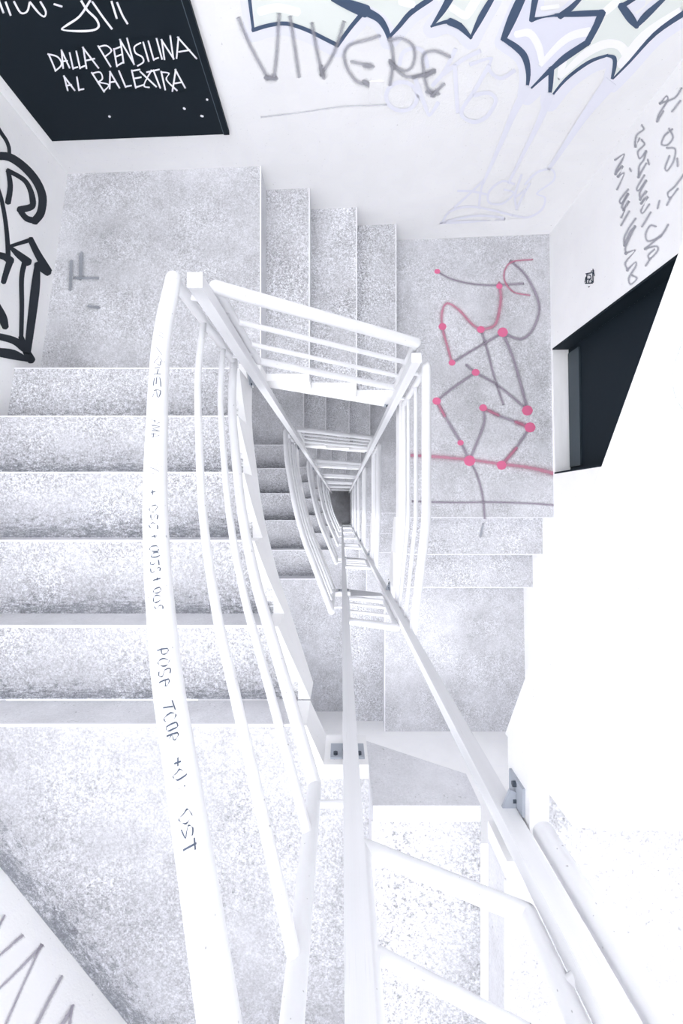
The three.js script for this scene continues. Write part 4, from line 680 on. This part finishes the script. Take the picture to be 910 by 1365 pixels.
post('backLeft', 7.42, 'white square post with flat cap between bowed railing and mural wall steps', [13.75, wellLeft(-2330) + 10, -2330, 'x']);
post('backRight', 11.35, 'white square post with flat cap at the red sprayed landing', [17.7, 1180, TOP + 10, 'z']);
post('frontRight', -7.9, 'white square post rising past the lens beside the uppermost flight', [5.65, RIGHT - 10, 2140, 'x']);
post('frontLeft', -7.9, 'white square post rising past the lens beside the bowed railing', [7.68, 60, BOTTOM - 10, 'z']);
single('railing_tube', tube([V(1425, 5.3, 2290), V(1425, -6, 2290)], 0.0225), M.metal, 'round white upright tube standing at the foot of the uppermost flight', 'tube');

// ---------------------------------------------------------------- black door and black board
{
  const o = thing('door', 'black recessed door with dark kick plate beside the red sprayed landing', 'door');
  const a = onRight(0, 0), along = onRight(1, 0).sub(a), turn = -Math.atan2(along.z, along.x), W = DOOR.u1 - DOOR.u0, H = DOOR.v1 - DOOR.v0;
  const place = (g, u, y, depth) => { g.rotateY(turn); const p = onRight(u, 0, -depth); return g.translate(p.x, y, p.z); };
  const mid = (DOOR.u0 + DOOR.u1) / 2;
  part('leaf', place(new THREE.BoxGeometry(W - 0.02, H - 0.02, 0.04), mid, DOOR.v0 + H / 2, 0.125), M.black, o);
  part('kick_plate', place(new THREE.BoxGeometry(W - 0.09, 0.13, 0.012), mid, DOOR.v0 + 0.09, 0.099), M.kick, o);
  for (const s of [0, 1]) part('jamb', place(new THREE.BoxGeometry(0.012, H, 0.1), s ? DOOR.u1 - 0.006 : DOOR.u0 + 0.006, DOOR.v0 + H / 2, 0.052), M.black, o);
  part('head', place(new THREE.BoxGeometry(W - 0.024, 0.012, 0.1), mid, DOOR.v1 - 0.006, 0.052), M.black, o);
  part('sill', place(new THREE.BoxGeometry(W - 0.024, 0.008, 0.1), mid, DOOR.v0 + 0.004, 0.052), M.white, o);
  marks('scratch', PAINT.scratch.slice(0, 2), (u, v) => onRight(u, v, -0.1035), 0, P.marker, o);
}
{
  const o = thing('notice_board', 'black board with white handwritten lettering on the mural wall', 'board');
  const a = onBack(0, 0), along = onBack(1, 0).sub(a), turn = -Math.atan2(along.z, along.x);
  const u0 = (-4635 - A[0]) * U, u1 = (-1795 - A[0]) * U, v0 = -12.02 * R, H = 1.5;
  const place = (g, u, v, d) => { g.rotateY(turn); const p = onBack(u, v, d); return g.translate(p.x, p.y, p.z); };
  part('panel', place(new THREE.BoxGeometry(u1 - u0 - 0.028, H, 0.016), (u0 + u1 - 0.028) / 2, v0 + H / 2, 0.008), M.black, o);
  part('edge_strip', place(new THREE.BoxGeometry(0.024, H, 0.02), u1 - 0.012, v0 + H / 2, 0.01), M.black, o);
  part('edge_trim', place(new THREE.BoxGeometry(0.0035, H, 0.018), u1 - 0.026, v0 + H / 2, 0.009), M.blackEdge, o);
  marks('lettering', PAINT.board, onBack, 0.0175, P.marker, o);
  marks('chip', PAINT.boardspeck, onBack, 0.0215, P.marker, o);
}

// ---------------------------------------------------------------- graffiti
function marks(name, list, place, lift, material, parent, make = strokes) { // each stroke its own part
  list.forEach((st, i) => { part(name, make([st], place, lift + (i % 5) * 0.00012), material, parent).castShadow = false; });
}
function graffiti(label, list) { const o = thing('graffiti', label, 'graffiti'); for (const [name, data, place, lift, m, make] of list) marks(name, data, place, lift, m, o, make); return o; }
graffiti('large pale green and lavender lettering with navy outlines on back wall', [
  ['halo', PAINT.mural_halo, onBack, 0.0008, P.halo], ['green_fill', FILLS.mural_green, onBack, 0.0012, P.green, fill], ['lavender_fill', FILLS.mural_lavender, onBack, 0.0014, P.lavFill, fill],
  ['highlight', PAINT.mural_white, onBack, 0.0018, P.white], ['outline', PAINT.mural_line, onBack, 0.0022, P.navy]]);
graffiti('grey sprayed capital letters below the pale green mural', [['lettering', PAINT.spray, onBack, 0.003, P.grey]]);
graffiti('faint lavender tag and long drips under the mural', [['lettering', PAINT.lav, onBack, 0.0026, P.lav]]);
graffiti('long faint grey scuff line under the grey sprayed letters', [['scuff', PAINT.scuff, onBack, 0.003, P.scuff]]);
graffiti('grey handwriting on the white wall above the black door', [['lettering', PAINT.hand, onRight, 0.0015, P.hand]]);
graffiti('thick black outlined lettering on the wall beside the corner landing', [['outline', PAINT.black, onLeft, 0.0015, P.black]]);
const onFloor = (h) => (u, v, lift) => new THREE.Vector3(u, YC - h * R + lift, v);
graffiti('red and mauve spray lines with pink dots on the long landing', [['mauve_line', PAINT.mauve, onFloor(17.3), 0.0015, P.mauve], ['red_line', PAINT.red, onFloor(17.3), 0.002, P.red], ['pink_dot', PAINT.node, onFloor(17.3), 0.0025, P.node]]);
graffiti('small dark spray blot on the step below the red sprayed landing', [['blot', PAINT.blot, onFloor(18.3), 0.0015, P.smudge]]);
graffiti('dark smudges on the corner landing near the black graffiti', [['smudge', PAINT.smudge, onFloor(13.3), 0.0015, P.smudge]]);
graffiti('mauve spray strokes on the slanted parapet wall', [['stroke', PAINT.purple, onDiagonal, 0.0015, P.purple]]);
const onFascia = onLine([RIGHT, -3000], [RIGHT, 3000]);
graffiti('faint mint loops on the white side of the uppermost flight', [['stroke', PAINT.mint, onFascia, 0.0015, P.mint]]);
{
  const o = thing('sticker', 'small white sticker with black print on the wall by the black door', 'sticker');
  marks('ink', PAINT.stickerink, onRight, 0.0016, P.ink, o);
}
{ // small square plate on the back wall
  const p = onBack((42 * 12.0 + 4854) * U, -10.95 * R, 0.002);
  single('wall_plate', new THREE.BoxGeometry(0.06, 0.062, 0.005).translate(p.x, p.y, p.z), M.white, 'small square white cover plate among the grey sprayed letters', 'plate');
}
// marker writing on the handrail of the bowed railing
{
  const GLYPH = { O: [[[0.5, 0], [0.05, 0.3], [0.1, 0.8], [0.5, 1], [0.9, 0.75], [0.9, 0.25], [0.5, 0]]], H: [[[0.1, 0], [0.1, 1]], [[0.9, 0], [0.9, 1]], [[0.1, 0.5], [0.9, 0.5]]], E: [[[0.9, 0], [0.1, 0], [0.1, 1], [0.9, 1]], [[0.1, 0.5], [0.7, 0.5]]],
    R: [[[0.1, 1], [0.1, 0], [0.8, 0.1], [0.8, 0.45], [0.1, 0.5], [0.9, 1]]], S: [[[0.9, 0.1], [0.3, 0], [0.15, 0.35], [0.8, 0.6], [0.7, 0.95], [0.1, 0.95]]], T: [[[0, 0], [1, 0]], [[0.5, 0], [0.5, 1]]], C: [[[0.9, 0.1], [0.4, 0], [0.1, 0.5], [0.4, 1], [0.9, 0.9]]],
    D: [[[0.1, 0], [0.1, 1], [0.7, 0.9], [0.9, 0.5], [0.6, 0.05], [0.1, 0]]], A: [[[0.05, 1], [0.5, 0], [0.95, 1]], [[0.25, 0.6], [0.75, 0.6]]], M: [[[0.05, 1], [0.2, 0], [0.5, 0.7], [0.8, 0], [0.95, 1]]], X: [[[0, 0], [1, 1]], [[1, 0], [0, 1]]], P: [[[0.1, 1], [0.1, 0], [0.85, 0.1], [0.8, 0.5], [0.1, 0.55]]],
    '+': [[[0.2, 0.5], [0.8, 0.5]], [[0.5, 0.2], [0.5, 0.8]]], '/': [[[0.1, 0.9], [0.9, 0.1]]], ':': [[[0.45, 0.2], [0.55, 0.25]], [[0.45, 0.75], [0.55, 0.8]]] };
  const list = [];
  const place = (a, b, lift) => { // a: metres along Z, b: metres around the tube
    const Z = a / U, d = 1, t = new THREE.Vector3((wellLeft(Z + d) - wellLeft(Z - d)) * U, 2 * d / 881 * R, 2 * d * U).normalize(), side = new THREE.Vector3(0, 1, 0).cross(t).normalize(), up = t.clone().cross(side), th = 0.35 + b / 0.0225;
    return V(wellLeft(Z), curvedH(Z), Z).addScaledVector(up, Math.cos(th) * (0.0225 + lift)).addScaledVector(side, Math.sin(th) * (0.0225 + lift));
  };
  for (const [text, z0, z1] of [['///', -1520, -1400], ['/OHER', -1300, -780], ['AMA', -610, -440], ['XX', -300, -190], ['+', -80, -30], ['OSC', 20, 180], ['+', 200, 240], ['OOSS', 270, 420], ['+', 435, 470], ['OOS', 490, 610], ['POSR', 770, 940], ['TCDR', 990, 1140], ['+O:', 1180, 1310], ['OST', 1350, 1480]]) {
    const n = text.length, w = (z1 - z0) / n * U;
    [...text].forEach((c, i) => { for (let st of GLYPH[c]) { const f = []; const jit = st.map(() => [(rnd() - 0.5) * 0.3, (rnd() - 0.5) * 0.3]); st = st.map((p, j) => [p[0] + jit[j][0], p[1] + jit[j][1]]); st.forEach(([x, y], j) => {
      const q = st[Math.min(st.length - 1, j + 1)], p = st[Math.max(0, j - 1)], dx = (q[0] - p[0]) * w, dy = (q[1] - p[1]) * 0.014, l = Math.hypot(dx, dy) || 1;
      f.push((z0 * U + (i + 0.1 + x * 0.8) * w) * 1e4, (0.5 - y) * 0.014 * 1e4, -dy / l * 9, dx / l * 9); }); list.push(f); } });
  }
  marks('marker_stroke', list, place, 0.0006, P.pen, names.hand);
}
renderer.render(scene, camera);
